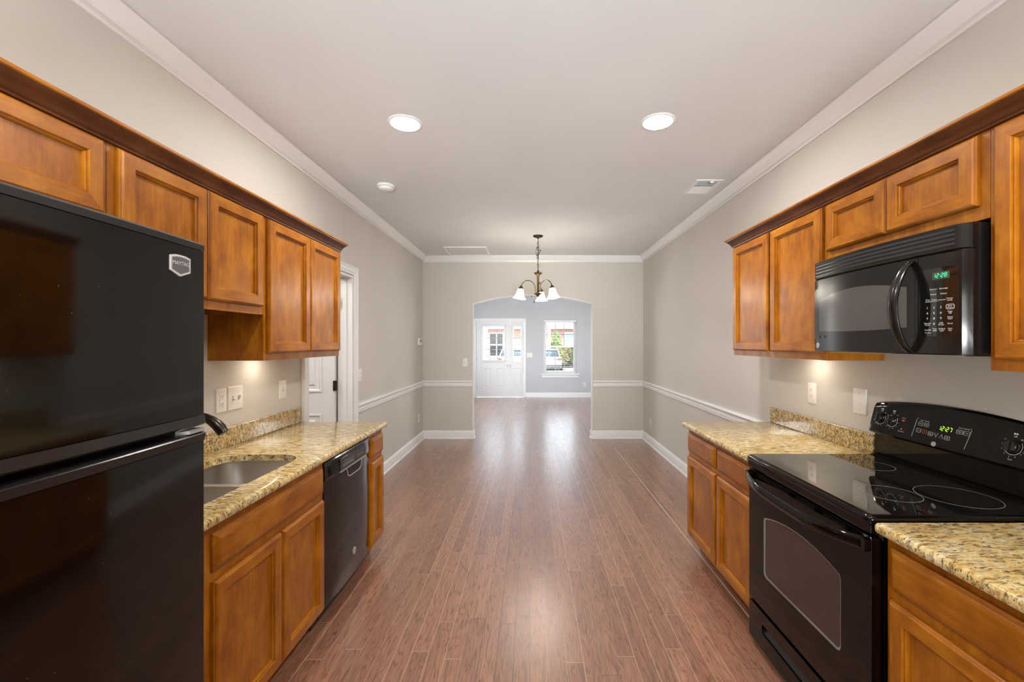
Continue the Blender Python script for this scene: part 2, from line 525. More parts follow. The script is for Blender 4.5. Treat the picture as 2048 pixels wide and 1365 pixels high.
# the reveal of the arch, painted lighter
rv = MB(far_wall)
inner = [(AX0 + 0.004, 0)] + [(cx + (ARC_R - 0.004) * math.sin(-tmax + 2 * tmax * k / 24), AZ1 - ARC_R + (ARC_R - 0.004) * math.cos(-tmax + 2 * tmax * k / 24)) for k in range(25)] + [(AX1 - 0.004, 0)]
rv.plate([(AX0 - 0.003, 0)] + [(x, z + 0.003) for x, z in arc] + [(AX1 + 0.003, 0)] + inner[::-1], [], -TB - 0.002, 0.003)
structure(rv.build('trim_1', M_TRIM))

# living room shell
world_plate('wall_living_left', M_WALLB, rect(YB + TB, YF, 0, CEIL), [rect(8.3, 10.1, 0.75, 2.15)], lambda a, b, h: (LXL - h, a, b), 0, 0.12)
world_plate('wall_living_right', M_WALLB, rect(YB + TB, YF, 0, CEIL), [rect(8.3, 10.1, 0.75, 2.15)], lambda a, b, h: (LXR + h, a, b), 0, 0.12)
for nm, T in (('window_2', lambda a, b, h: (LXL - h, a, b)), ('window_3', lambda a, b, h: (LXR + h, a, b))):  # unseen side windows, added to carry the fill lights
    fr = structure(MB(T).plate(rect(8.3, 10.1, 0.75, 2.15), [rect(8.36, 9.17, 0.81, 2.09), rect(9.23, 10.04, 0.81, 2.09)], 0.02, 0.08).build(nm, M_TRIM))
    MB(T).box(8.34, 10.06, 0.79, 2.11, 0.048, 0.052).build('pane', M_GLASS, fr)
bw = MB().box(LXL - 0.12, WL - 0.12, YB, YB + TB, 0, CEIL).box(WR + 0.12, LXR + 0.12, YB, YB + TB, 0, CEIL)
structure(bw.build('wall_living_back', M_WALLB))
la = MB(lambda a, b, h: (a, YB + TB + 0.002 + h, b))
la.plate([(WL - 0.12, 0), (AX0 - 0.004, 0)] + [(x, z + 0.004) for x, z in arc] + [(AX1 + 0.004, 0), (WR + 0.12, 0), (WR + 0.12, CEIL), (WL - 0.12, CEIL)], [], 0, 0.01)
structure(la.build('wall_living_arch', M_WALLB))

# ---- front wall: door with half light, sidelight, window.  pixel -> metres at the wall
PX = YF / F_PX
def fx(px): return (px - VP_X) * PX
def fz(py): return CAM_Z - (py - VP_Y) * PX
DX0, DXM, DX1 = fx(953.0), fx(1021.3), fx(1047.0)      # door slab, mullion, sidelight panel end
DTOP = fz(643.0)
WX0, WX1, WZ0, WZ1 = fx(1087.2), fx(1153.0), fz(748.0), fz(640.0)
world_plate('wall_front', M_WALLB, [(LXL - 0.12, 0), (DX0 - 0.02, 0), (DX0 - 0.02, DTOP + 0.02), (DX1 + 0.02, DTOP + 0.02), (DX1 + 0.02, 0), (LXR + 0.12, 0), (LXR + 0.12, CEIL), (LXL - 0.12, CEIL)],
            [rect(WX0, WX1, WZ0, WZ1)], front_wall, -0.15, 0)
# frame and casing of the entry
fr = MB(front_wall)
fr.plate([(DX0 - 0.02, 0), (DX0 - 0.003, 0), (DX0 - 0.003, DTOP + 0.003), (DX1 + 0.003, DTOP + 0.003), (DX1 + 0.003, 0), (DX1 + 0.02, 0), (DX1 + 0.02, DTOP + 0.02), (DX0 - 0.02, DTOP + 0.02)], [], -0.14, 0.0)
fr.box(DXM + 0.004, DXM + 0.012, 0, DTOP, -0.13, 0.0)
structure(fr.build('trim_2', M_TRIM))
cs = MB(front_wall)
cs.plate([(DX0 - 0.075, 0), (DX0 - 0.008, 0), (DX0 - 0.008, DTOP + 0.008), (DX1 + 0.008, DTOP + 0.008), (DX1 + 0.008, 0), (DX1 + 0.065, 0), (DX1 + 0.065, DTOP + 0.075), (DX0 - 0.075, DTOP + 0.075)], [], 0.0, 0.018)
structure(cs.build('trim_3', M_TRIM, bevel=0.004))
# door slab: raised panels below, half light above
lite = (fx(965.5), fx(1008.5), fz(722.0), fz(654.0))
def raised(mb, a0, a1, b0, b1, h):
    mb.panel(a0, a1, b0, b1, [(0, h - 0.004), (0, h + 0.009), (0.012, h + 0.010), (0.028, h - 0.002), (0.05, h - 0.002), (0.066, h + 0.008)], 0, 0)
dr = MB(front_wall)
dr.plate(rect(DX0, DXM, 0.012, DTOP), [rect(*lite)], -0.055, -0.012)
for (p0, p1) in ((966, 983), (992, 1009)):
    raised(dr, fx(p0), fx(p1), fz(777), fz(736), -0.012)
door1 = structure(dr.build('door_1', M_DOOR))
lf = MB(front_wall)
lf.plate(rect(lite[0] - 0.035, lite[1] + 0.035, lite[2] - 0.035, lite[3] + 0.035), [rect(lite[0] + 0.012, lite[1] - 0.012, lite[2] + 0.012, lite[3] - 0.012)], -0.058, -0.002)
lf.build('light_frame', M_TRIM, door1, bevel=0.003)
MB(front_wall).box(lite[0], lite[1], lite[2], lite[3], -0.036, -0.032).build('pane', M_GLASS, door1)
mg = MB(front_wall)
for k in (1, 2): mg.box(lite[0] + (lite[1] - lite[0]) * k / 3 - 0.009, lite[0] + (lite[1] - lite[0]) * k / 3 + 0.009, lite[2], lite[3], -0.046, -0.038)
for k in (1, 2): mg.box(lite[0], lite[1], lite[2] + (lite[3] - lite[2]) * k / 3 - 0.009, lite[2] + (lite[3] - lite[2]) * k / 3 + 0.009, -0.046, -0.038)
mg.build('grid_bars', M_MUNT, door1)
kb = MB(front_wall)
kz, kx = fz(731), fx(1016)
kb.lathe([(0.032, -0.012), (0.032, -0.004), (0.012, 0.0), (0.012, 0.03), (0.028, 0.038), (0.031, 0.055), (0.022, 0.068), (0.0, 0.070)], 16, (kx, kz, 0))
kb.build('door_knob', M_CHROME, door1, smooth=40)
db = MB(front_wall)
db.lathe([(0.030, -0.012), (0.030, 0.002), (0.024, 0.010), (0.0, 0.010)], 16, (kx, fz(720.5), 0)).box(kx - 0.004, kx + 0.004, fz(720.5) - 0.014, fz(720.5) + 0.014, 0.008, 0.024)
db.build('deadbolt', M_CHROME, door1, smooth=40)
hg = MB(front_wall)
for z in (0.25, 1.0, 1.8): hg.box(DX0 - 0.006, DX0 + 0.010, z - 0.05, z + 0.05, -0.03, -0.005)
hg.build('hinge', M_STEEL, door1)
# fixed sidelight panel
slt = (fx(1027.2), fx(1042.0), fz(723.0), fz(654.0))
sd = MB(front_wall)
sd.plate(rect(DXM + 0.012, DX1, 0.012, DTOP), [rect(*slt)], -0.055, -0.012)
raised(sd, fx(1027), fx(1042), fz(777), fz(736), -0.012)
sld = structure(sd.build('window_1', M_DOOR))
MB(front_wall).plate(rect(slt[0] - 0.02, slt[1] + 0.02, slt[2] - 0.03, slt[3] + 0.02), [rect(slt[0] + 0.008, slt[1] - 0.008, slt[2] + 0.008, slt[3] - 0.008)], -0.058, -0.004).build('light_frame', M_TRIM, sld, bevel=0.003)
MB(front_wall).box(slt[0], slt[1], slt[2], slt[3], -0.036, -0.032).build('pane', M_GLASS, sld)
mg = MB(front_wall)
for k in (1, 2):
    z = slt[2] + (slt[3] - slt[2]) * k / 3
    mg.box(slt[0], slt[1], z - 0.012, z + 0.012, -0.046, -0.038)
mg.build('grid_bars', M_MUNT, sld)

# double hung window with stool and apron
wf = MB(front_wall)
wf.plate(rect(WX0, WX1, WZ0, WZ1), [rect(WX0 + 0.03, WX1 - 0.03, WZ0 + 0.03, WZ1 - 0.03)], -0.15, -0.06)
win = structure(wf.build('window_5', M_TRIM))
zm = (WZ0 + WZ1) / 2 + 0.0
for (nm, b0, b1, h) in (('upper_sash', zm - 0.02, WZ1 - 0.03, -0.125), ('lower_sash', WZ0 + 0.03, zm + 0.02, -0.095)):
    sh = MB(front_wall).plate(rect(WX0 + 0.03, WX1 - 0.03, b0, b1), [rect(WX0 + 0.075, WX1 - 0.075, b0 + 0.04, b1 - 0.04)], h - 0.014, h + 0.014).build(nm, M_TRIM, win)
    MB(front_wall).box(WX0 + 0.07, WX1 - 0.07, b0 + 0.035, b1 - 0.035, h - 0.002, h + 0.002).build('pane', M_GLASS, sh)
    mg = MB(front_wall)
    for k in (1, 2):
        x = WX0 + 0.075 + (WX1 - WX0 - 0.15) * k / 3
        mg.box(x - 0.010, x + 0.010, b0 + 0.03, b1 - 0.03, h - 0.012, h - 0.004)
    mg.box(WX0 + 0.07, WX1 - 0.07, (b0 + b1) / 2 - 0.010, (b0 + b1) / 2 + 0.010, h - 0.012, h - 0.004)
    mg.build('grid_bars', M_MUNT, sh)
st = MB(front_wall)
st.box(WX0 - 0.085, WX1 + 0.085, WZ0 - 0.032, WZ0 - 0.002, -0.06, 0.05)
st.box(WX0 - 0.055, WX1 + 0.055, WZ0 - 0.10, WZ0 - 0.032, 0.0, 0.018)
structure(st.build('trim_4', M_TRIM, bevel=0.006))

# ---- left doorway: jambs, casing and the white door standing open into the next room
jb = MB(left_wall)
jb.plate([(DY0, 0), (DY0 + 0.018, 0), (DY0 + 0.018, DZ - 0.018), (DY1 - 0.018, DZ - 0.018), (DY1 - 0.018, 0), (DY1, 0), (DY1, DZ), (DY0, DZ)], [], -0.125, 0.004)
jb.box(DY1 - 0.030, DY1 - 0.018, 0, DZ - 0.018, -0.080, -0.045)
jb.box(DY0 + 0.018, DY0 + 0.030, 0, DZ - 0.018, -0.080, -0.045)
structure(jb.build('trim_5', M_TRIM))
cw = 0.085
for nm, o0, o1 in (('trim_6', 0.0, cw),):
    cs = MB(left_wall)
    for ins, out, h in ((0.008, 0.085, 0.012), (0.030, 0.0835, 0.018), (0.066, 0.082, 0.023)):
        cs.plate([(DY0 - out, 0), (DY0 - ins, 0), (DY0 - ins, DZ + ins), (DY1 + ins, DZ + ins), (DY1 + ins, 0), (DY1 + out, 0), (DY1 + out, DZ + out), (DY0 - out, DZ + out)], [], 0.0, h)
    structure(cs.build(nm, M_TRIM, bevel=0.004))
# slab is perpendicular to the wall, hinged on the far jamb
JX = WL - 0.135
YD = DY1 - 0.024
def door_T(a, b, h): return (JX - a, YD - h, b)      # a = distance from the hinge edge, h towards the camera
sl = MB(door_T)
sl.box(0.002, 0.762, 0.012, 2.03, 0.0, 0.035)
for (a0, a1) in ((0.115, 0.345), (0.42, 0.65)):
    for (b0, b1) in ((0.20, 0.80), (1.00, 1.60), (1.72, 1.92)):
        raised(sl, a0, a1, b0, b1, 0.035)
door2 = structure(sl.build('door_2', M_DOOR))
hg = MB(door_T)
for z in (0.30, 1.055, 1.82):
    hg.plate(rrect(-0.022, 0.016, z - 0.046, z + 0.046, 0.010), [], 0.033, 0.0385)
    hg.tube([(0.004, z - 0.047, 0.041), (0.004, z + 0.047, 0.041)], 0.006, 8)
hg.build('hinge', M_HINGE, door2)
# the next room: plain walls so that the doorway is closed off
hm = MB()
hm.box(-3.5, -3.4, 2.2, 4.6, 0, CEIL).box(-3.5, WL - 0.12, 2.1, 2.2, 0, CEIL).box(-3.5, WL - 0.12, 4.5, 4.6, 0, CEIL)
structure(hm.build('wall_hall', M_WALL))
structure(MB().box(-3.5, LXL - 0.12, 2.1, 4.6, CEIL, CEIL + 0.1).build('ceiling_hall', M_CEIL))
structure(MB().box(-3.5, LXL - 0.12, 2.1, 4.6, -0.1, 0).build('floor_hall', M_FLOOR, at=(0, 0, 0)))
lamp('hall_fill_light', 'POINT', (-2.6, 2.9, 2.5), 16, (1.0, 0.95, 0.88), shadow_soft_size=0.12)  # added fill light for the open door slab, no fitting modelled

# ---- mouldings: crown, chair rail, baseboards (profile = (out from wall, height))
CROWN = [(0.0, CEIL), (0.072, CEIL), (0.072, CEIL - 0.010), (0.064, CEIL - 0.016), (0.056, CEIL - 0.030), (0.040, CEIL - 0.050), (0.022, CEIL - 0.066), (0.016, CEIL - 0.074), (0.014, CEIL - 0.086), (0.010, CEIL - 0.092), (0.0, CEIL - 0.092)]
RAIL = [(0.0, 0.783), (0.008, 0.783), (0.013, 0.789), (0.012, 0.802), (0.018, 0.808), (0.018, 0.822), (0.012, 0.829), (0.014, 0.838), (0.026, 0.846), (0.032, 0.856), (0.030, 0.866), (0.022, 0.872), (0.0, 0.872)]
BASE = [(0.0, 0.0), (0.026, 0.0), (0.026, 0.012), (0.016, 0.022), (0.015, 0.100), (0.011, 0.112), (0.005, 0.122), (0.0, 0.124)]
def mould(prof, stations):
    """stations: functions (o, z) -> point, one per end or corner of the run"""
    m = MB()
    m.loft([[st(o, z) for o, z in prof] for st in stations])
    return m
L = lambda y: (lambda o, z: (WL + o, y, z))
R = lambda y: (lambda o, z: (WR - o, y, z))
cornerL = lambda o, z: (WL + o, YB - o, z)
cornerR = lambda o, z: (WR - o, YB - o, z)
structure(mould(CROWN, [L(REAR), cornerL]).build('trim_7', M_TRIM, smooth=50))
structure(mould(CROWN, [cornerL, cornerR]).build('trim_8', M_TRIM, smooth=50))
structure(mould(CROWN, [R(REAR), cornerR]).build('trim_9', M_TRIM, smooth=50))
structure(mould(RAIL, [L(DY1 + 0.087), cornerL, lambda o, z: (AX0 - 0.012 + 0 * o, YB - o, z)]).build('trim_10', M_TRIM, smooth=35))
structure(mould(RAIL, [R(3.01), cornerR, lambda o, z: (AX1 + 0.012, YB - o, z)]).build('trim_11', M_TRIM, smooth=35))
structure(mould(BASE, [L(DY1 + 0.087), cornerL, lambda o, z: (AX0 + o, YB - o, z), lambda o, z: (AX0 + o, YB + TB, z)]).build('baseboard_left', M_TRIM, smooth=35))
structure(mould(BASE, [R(3.0), cornerR, lambda o, z: (AX1 - o, YB - o, z), lambda o, z: (AX1 - o, YB + TB, z)]).build('baseboard_right', M_TRIM, smooth=35))
structure(mould(BASE, [lambda o, z: (DX1 + 0.066, YF - o, z), lambda o, z: (LXR - o, YF - o, z), lambda o, z: (LXR - o, YB + TB, z)]).build('baseboard_front', M_TRIM, smooth=35))

# ------------------------------------------------------------------ cabinets
SIDE = {'L': left_wall, 'R': right_wall}
def door_prof(h):
    return [(0.0, h), (0.0, h + 0.010), (0.0035, h + 0.0135), (0.0035, h + 0.016), (0.009, h + 0.020), (0.049, h + 0.020),
            (0.051, h + 0.0180), (0.051, h + 0.0135), (0.0545, h + 0.0135), (0.058, h + 0.0105), (0.0585, h + 0.0045), (0.060, h + 0.0040)]
def slab_prof(h):
    return [(0.0, h), (0.0, h + 0.007), (0.003, h + 0.010), (0.006, h + 0.011), (0.009, h + 0.0145), (0.012, h + 0.0165), (0.018, h + 0.019), (0.024, h + 0.020)]

def cabinet(name, side, y0, y1, z0, z1, depth, label, cat, doors=(), drawers=(), toe=False, lip=0.0, stiles=()):
    T = SIDE[side]
    ym = (y0 + y1) / 2
    p = T(ym, 0 if toe else z0, depth / 2)
    root = empty(name, (p[0], p[1], p[2]), label, cat)
    c = MB(T)
    zb = 0.105 if toe else z0
    t = 0.016
    df = depth - 0.019
    # sides, bottom, back and top; the wall cabinets keep a recess below the bottom panel
    c.box(y0, y0 + t, zb, z1, 0.001, df)
    c.box(y1 - t, y1, zb, z1, 0.001, df)
    c.box(y0 + t, y1 - t, zb + lip, zb + lip + t, 0.001, df)
    if not toe:
        c.box(y0 + t, y1 - t, z1 - t, z1, 0.001, df)
    c.box(y0 + t, y1 - t, zb + lip + t, z1 - t, 0.001, 0.008)
    c.build('carcass', [M_WV], root)
    f = MB(T)
    holes = [rect(d[0] + 0.012, d[1] - 0.012, d[2] + 0.012, d[3] - 0.012) for d in list(doors) + list(drawers)]
    f.plate(rect(y0, y1, zb, z1), holes, df, depth)
    f.build('face_frame', [M_WV], root)
    for d in doors:
        MB(T).panel(d[0], d[1], d[2], d[3], door_prof(depth + 0.0005)).build('door', [M_WV, M_WH], root)
    for d in drawers:
        MB(T).panel(d[0], d[1], d[2], d[3], slab_prof(depth + 0.0005)).build('drawer_front', [M_WH, M_WH], root)
    if toe:
        k = MB(T)
        k.box(y0, y1, 0.0, 0.105, depth - 0.095, depth - 0.080)
        k.build('toe_kick', M_WH, root)
    return root

DU = 0.30          # depth of wall cabinets (to the face frame)
# --- left, wall cabinets
LT = 2.115
cabinet('wall_cabinet', 'L', 0.44, 1.355, 1.80, LT, DU - 0.02, 'short maple wall cabinet above the black refrigerator', 'cabinet',
        doors=[(0.462, 0.893, 1.838, 2.068), (0.900, 1.3355, 1.838, 2.068)], lip=0.03)
cabinet('wall_cabinet', 'L', 1.357, 2.150, 1.58, LT, DU - 0.02, 'medium-height maple wall cabinet over the sink beside the refrigerator', 'cabinet',
        doors=[(1.386, 1.760, 1.618, 2.068), (1.768, 2.130, 1.618, 2.068)], lip=0.03)
cabinet('wall_cabinet', 'L', 2.152, 2.998, 1.350, LT, DU - 0.02, 'tall maple wall cabinet with two long doors beside the white doorway', 'cabinet',
        doors=[(2.175, 2.578, 1.387, 2.068), (2.585, 2.985, 1.387, 2.068)], lip=0.03)
# --- right, wall cabinets
RT = 2.135
cabinet('wall_cabinet', 'R', 2.050, 2.985, 1.355, RT, DU - 0.025, 'maple wall cabinet with two long doors on the far side of the microwave', 'cabinet',
        doors=[(2.068, 2.508, 1.390, 2.09), (2.535, 2.968, 1.390, 2.09)], lip=0.03)
cabinet('wall_cabinet', 'R', 1.320, 2.048, 1.825, RT, DU - 0.025, 'short maple wall cabinet directly above the black microwave', 'cabinet',
        doors=[(1.349, 1.688, 1.870, 2.09), (1.694, 2.032, 1.870, 2.09)], lip=0.03)
cabinet('wall_cabinet', 'R', 0.40, 1.318, 1.355, RT, DU - 0.025, 'maple wall cabinet at the right edge on the near side of the microwave', 'cabinet',
        doors=[(0.425, 0.850, 1.390, 2.09), (0.857, 1.297, 1.390, 2.09)], lip=0.03)

# --- cabinet crowns: run along the front and return to the wall at the far end
def cab_crown(side, y0, y1, depth, z0, z1, label):
    T = SIDE[side]
    hgt = z1 - z0
    prof = [(0.0, 0.0), (0.010, 0.0), (0.012, 0.10), (0.009, 0.14), (0.013, 0.19), (0.016, 0.30), (0.022, 0.48), (0.032, 0.66), (0.040, 0.76), (0.041, 0.82), (0.0, 0.82)]
    bead = [(0.0, 0.822), (0.043, 0.822), (0.047, 0.86), (0.047, 1.0), (0.0, 1.0)]  # bead takes the lighter cabinet wood to paint in a lit top edge
    m = MB(T)
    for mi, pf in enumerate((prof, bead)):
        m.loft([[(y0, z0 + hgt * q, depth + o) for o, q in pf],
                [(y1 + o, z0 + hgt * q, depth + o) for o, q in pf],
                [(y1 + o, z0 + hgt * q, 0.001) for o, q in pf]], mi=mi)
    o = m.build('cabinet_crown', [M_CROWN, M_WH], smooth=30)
    return tag(o, label, 'moulding')
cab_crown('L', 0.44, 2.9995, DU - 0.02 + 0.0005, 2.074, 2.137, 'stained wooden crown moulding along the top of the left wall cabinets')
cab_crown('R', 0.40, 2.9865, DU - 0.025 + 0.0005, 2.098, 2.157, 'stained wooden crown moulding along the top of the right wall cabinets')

# --- base cabinets
DB = 0.583
ZC = 0.860
DZR = (0.672, 0.820)
ZD = (0.126, 0.664)
def dz(a, b): return (a, b, ZD[0], ZD[1])
def wz(a, b): return (a, b, DZR[0] + 0.024, DZR[1])
cabinet('base_cabinet', 'L', 1.160, 2.138, 0, ZC, DB, 'maple sink base cabinet with two doors beside the black refrigerator', 'cabinet',
        doors=[dz(1.390, 1.762), dz(1.772, 2.122)], drawers=[wz(1.390, 2.122)], toe=True)
cabinet('base_cabinet', 'L', 2.748, 2.985, 0, ZC, DB, 'narrow maple base cabinet at the far end beyond the dishwasher', 'cabinet',
        doors=[dz(2.762, 2.975)], drawers=[wz(2.762, 2.975)], toe=True)
DBR = 0.588
cabinet('base_cabinet', 'R', 2.097, 2.985, 0, ZC, DBR, 'maple base cabinet with two drawers on the far side of the range', 'cabinet',
        doors=[dz(2.112, 2.506), dz(2.530, 2.970)], drawers=[wz(2.112, 2.506), wz(2.530, 2.970)], toe=True)
cabinet('base_cabinet', 'R', 0.45, 1.322, 0, ZC, DBR, 'maple base cabinet in the near right corner before the range', 'cabinet',
        doors=[dz(0.465, 0.875), dz(0.885, 1.300)], drawers=[wz(0.465, 0.875), wz(0.885, 1.300)], toe=True)

# ------------------------------------------------------------------ granite worktops with backsplash
ZT = 0.890
def edge_loops(outer_fn, z0, z1, r=0.010):
    out = []
    for ins, z in ((r * 0.3, z0), (0.0, z0 + r * 0.5), (0.0, z1 - r), (r * 0.3, z1 - r * 0.3), (r, z1)):
        out.append([(p[0], p[1], z) for p in outer_fn(ins)])
    return out
def worktop(side, y0, y1, front, hole, label):
    T = SIDE[side]
    top = lambda a, b, h: T(a, h, b)        # plan: a along, b out from the wall, h height
    root = empty('granite_worktop', T((y0 + y1) / 2, ZC, front / 2), label, 'worktop')
    m = MB(top)
    outer = lambda i: rrect(y0 + i, y1 - i, 0.001 + i * 0.2, front - i, 0.012, 4)
    lo = edge_loops(outer, ZC + 0.0005, ZT)
    m.loft(lo, False, False)
    holes = [hole] if hole else []
    for z, pts in ((ZC + 0.0005, lo[0]), (ZT, lo[-1])):
        ls = [[(p[0], p[1]) for p in pts]] + holes
        tris = tessellate_polygon([[Vector((p[0], p[1], 0)) for p in l] for l in ls])
        m.add([(p[0], p[1], z) for l in ls for p in l], [tuple(t) for t in tris])
    if hole:
        m.loft([[(p[0], p[1], ZC + 0.0005) for p in hole], [(p[0], p[1], ZT) for p in hole]], False, False)
    m.build('slab', M_GRAN, root, smooth=40)
    MB(T).box(y0, y1 - 0.004, ZT, ZT + 0.102, 0.001, 0.021).build('backsplash', M_GRANS, root, bevel=0.003)
    return root
# sink cut-out: near round far corners, in (along, out from wall)
SK0, SK1, SB, SF = 1.385, 2.112, 0.125, 0.512
hole = rrect(SK0, SK1, SB, SF, 0.11, 8)
worktop('L', 1.155, 3.000, 0.620, hole, 'gold speckled granite worktop around the sink on the left')
worktop('R', 2.093, 3.000, 0.634, None, 'gold speckled granite worktop on the far side of the range')
worktop('R', 0.44, 1.3225, 0.634, None, 'gold speckled granite worktop in the near right corner')

# ------------------------------------------------------------------ undermount double sink
sink = empty('undermount_sink', left_wall((SK0 + SK1) / 2, ZC - 0.2, (SB + SF) / 2), 'stainless steel double bowl sink set under the left worktop', 'sink')
plan = lambda a, b, h: left_wall(a, h, b)
YM = (SK0 + SK1) / 2
def bowl(a0, a1):
    m = MB(plan)
    lo = []
    for ins, z, r in ((-0.004, ZC - 0.001, 0.10), (-0.004, ZC - 0.012, 0.10), (0.004, ZC - 0.05, 0.10), (0.010, ZC - 0.15, 0.095), (0.022, ZC - 0.180, 0.085), (0.05, ZC - 0.192, 0.06)):
        lo.append([(p[0], p[1], z) for p in rrect(a0 + ins, a1 - ins, SB + ins, SF - ins, r, 6)])
    m.loft(lo, False, True)
    m.lathe([(0.045, ZC - 0.190), (0.038, ZC - 0.1895), (0.032, ZC - 0.1915), (0.0, ZC - 0.1915)], 20, ((a0 + a1) / 2, (SB + SF) / 2, 0))
    return m
for a0, a1 in ((SK0, YM - 0.012), (YM + 0.012, SK1)):
    o = bowl(a0, a1).build('bowl', M_STEEL, sink, smooth=50)
rm = MB(plan).plate(rrect(SK0 - 0.02, SK1 + 0.02, SB - 0.02, SF + 0.02, 0.12, 6), [rrect(SK0 - 0.0035, YM - 0.0155 , SB - 0.0035, SF + 0.0035, 0.10, 6), rrect(YM + 0.0155, SK1 + 0.0035, SB - 0.0035, SF + 0.0035, 0.10, 6)], ZC - 0.0025, ZC - 0.0005)
rm.build('rim', M_STEEL, sink)

# ------------------------------------------------------------------ faucet
fa = empty('faucet', left_wall(1.75, ZT, 0.075), 'dark bronze faucet with curved spout behind the sink', 'faucet')
MB(plan).lathe([(0.028, ZT + 0.0005), (0.028, ZT + 0.012), (0.022, ZT + 0.018), (0.020, ZT + 0.10), (0.016, ZT + 0.11)], 20, (1.75, 0.075, 0)).build('base', M_BRONZE, fa, smooth=40)
sp = []
for k in range(15):
    t = math.radians(180 - 150 * k / 14)
    sp.append((1.75, 0.225 + 0.150 * math.cos(t), ZT + 0.146 + 0.112 * math.sin(t)))
sp = [(1.75, 0.075, ZT + 0.10)] + sp + [(1.75, 0.368, ZT + 0.182)]
rr = [0.014] * 10 + [0.014, 0.015, 0.017, 0.019, 0.021, 0.022, 0.020]
MB(plan).tube(sp, rr, 14).build('spout', M_BRONZE, fa, smooth=50)
MB(plan).tube([(1.772, 0.075, ZT + 0.08), (1.80, 0.075, ZT + 0.10), (1.84, 0.075, ZT + 0.135)], [0.007, 0.006, 0.005], 8).build('handle', M_BRONZE, fa, smooth=40)

# ------------------------------------------------------------------ refrigerator (top freezer)
FY0, FY1, FH = 0.375, 1.133, 0.774        # near side, far side, door face out from the wall
FZT, FZG0, FZG1 = 1.700, 1.210, 1.226     # top, handle gap
fr = empty('refrigerator', left_wall((FY0 + FY1) / 2, 0, 0.42), 'black top-freezer refrigerator standing at the left edge', 'refrigerator')
MB(left_wall).box(FY0 + 0.004, FY1 - 0.004, 0.03, FZT - 0.012, 0.04, 0.69).build('body', M_FRIDGE, fr, bevel=0.006)
def fplan(a0, a1, back, front, bulge, r=0.014, n=12):
    """door outline in plan: slightly bowed face, rounded vertical edges"""
    pts = [(a0, back), (a1, back)]
    face = []
    for k in range(n + 1):
        t = k / n
        a = a1 - r * 0.4 + (a0 - a1 + r * 0.8) * t
        face.append((a, front - bulge * (2 * t - 1) ** 2))
    pts += [(a1, front - bulge - r)] + face + [(a0, front - bulge - r)]
    return pts
def fdoor(z0, z1, nm, capz):
    m = MB(plan)
    o = fplan(FY0, FY1, 0.705, FH, 0.012)
    cz0, cz1 = capz
    lo = [[(p[0], p[1], z) for p in o] for z in (z0, z1)]
    m.loft(lo)
    d = m.build(nm, M_FRIDGE, fr, smooth=35)
    return d
fz_d = fdoor(FZG1 + 0.028, FZT - 0.022, 'freezer_door', (0, 0))
rf_d = fdoor(0.095, FZG0 - 0.026, 'fridge_door', (0, 0))
def capstrip(z0, z1, parent, nm, slope=0.0, tilt=0.006):
    m = MB(plan)
    o0 = fplan(FY0 - 0.001, FY1 + 0.001, 0.705, FH + 0.001, 0.012)
    o1 = fplan(FY0 - 0.001, FY1 + 0.001, 0.705, FH + 0.001 + slope, 0.012)
    m.loft([[(p[0], p[1], z0) for p in o0], [(p[0], p[1], z1 - tilt) for p in (o1 if slope else o0)], [(p[0], p[1] - (0.008 if i > 1 else 0), z1) for i, p in enumerate(o1 if slope else o0)]])
    return m.build(nm, M_BLACKP, parent, smooth=35)
capstrip(FZT - 0.0205, FZT, fz_d, 'top_cap')
capstrip(FZG0 - 0.0245, FZG0, rf_d, 'handle_cap', 0.004)
# lower handle edge of the freezer door
m = MB(plan)
o0 = fplan(FY0 - 0.001, FY1 + 0.001, 0.705, FH + 0.005, 0.012)
o1 = fplan(FY0 - 0.001, FY1 + 0.001, 0.705, FH + 0.001, 0.012)
m.loft([[(p[0], p[1] - (0.006 if i > 1 else 0), FZG1) for i, p in enumerate(o0)], [(p[0], p[1], FZG1 + 0.005) for p in o0], [(p[0], p[1], FZG1 + 0.0265) for p in o1]])
m.build('handle_cap', M_BLACKP, fz_d, smooth=35)
hgm = MB(plan)
hgm.plate([(FY1 - 0.075, 0.745), (FY1 - 0.012, 0.735), (FY1 - 0.008, 0.765), (FY1 - 0.06, 0.768)], [], FZG0 + 0.0005, FZG0 + 0.009)
hgm.build('hinge', M_GREYLN, fr)
gr = MB(left_wall)
gr.box(FY0 + 0.01, FY1 - 0.01, 0.012, 0.088, 0.66, 0.735)
for k in range(4): gr.box(FY0 + 0.05, FY1 - 0.05, 0.024 + 0.015 * k, 0.031 + 0.015 * k, 0.735, 0.739)
gr.build('base_grille', M_BLACKP, fr)
# badge: a small shield with the maker's lettering
ba = MB(left_wall)
by, bz, bh = 1.043, 1.628, FH - 0.0085
bw_, bt, bb = 0.030, 0.024, 0.020
shield = [(by - bw_, bz - bb * 0.75), (by, bz - bb * 1.35), (by + bw_, bz - bb * 0.75), (by + bw_, bz + bt * 0.85), (by + bw_ * 0.5, bz + bt), (by, bz + bt * 1.03), (by - bw_ * 0.5, bz + bt), (by - bw_, bz + bt * 0.85)]
ba.plate(shield, [], bh - 0.004, bh + 0.005, 0)
ba.plate([(by + (x - by) * 0.84, bz + (z - bz) * 0.80) for x, z in shield], [], bh + 0.005, bh + 0.0058, 1)
ba.text('MAYTAG', by, bz + 0.004, bh + 0.0062, 0.0125, 1, 2)
ba.build('badge', [M_SILVER, M_DKGREY, M_PRINT], fz_d)
for y in (FY0 + 0.05, FY1 - 0.05):
    for h in (0.10, 0.62): MB(left_wall).box(y - 0.02, y + 0.02, 0.0, 0.03, h - 0.02, h + 0.02).build('foot', M_BLACKM, fr)

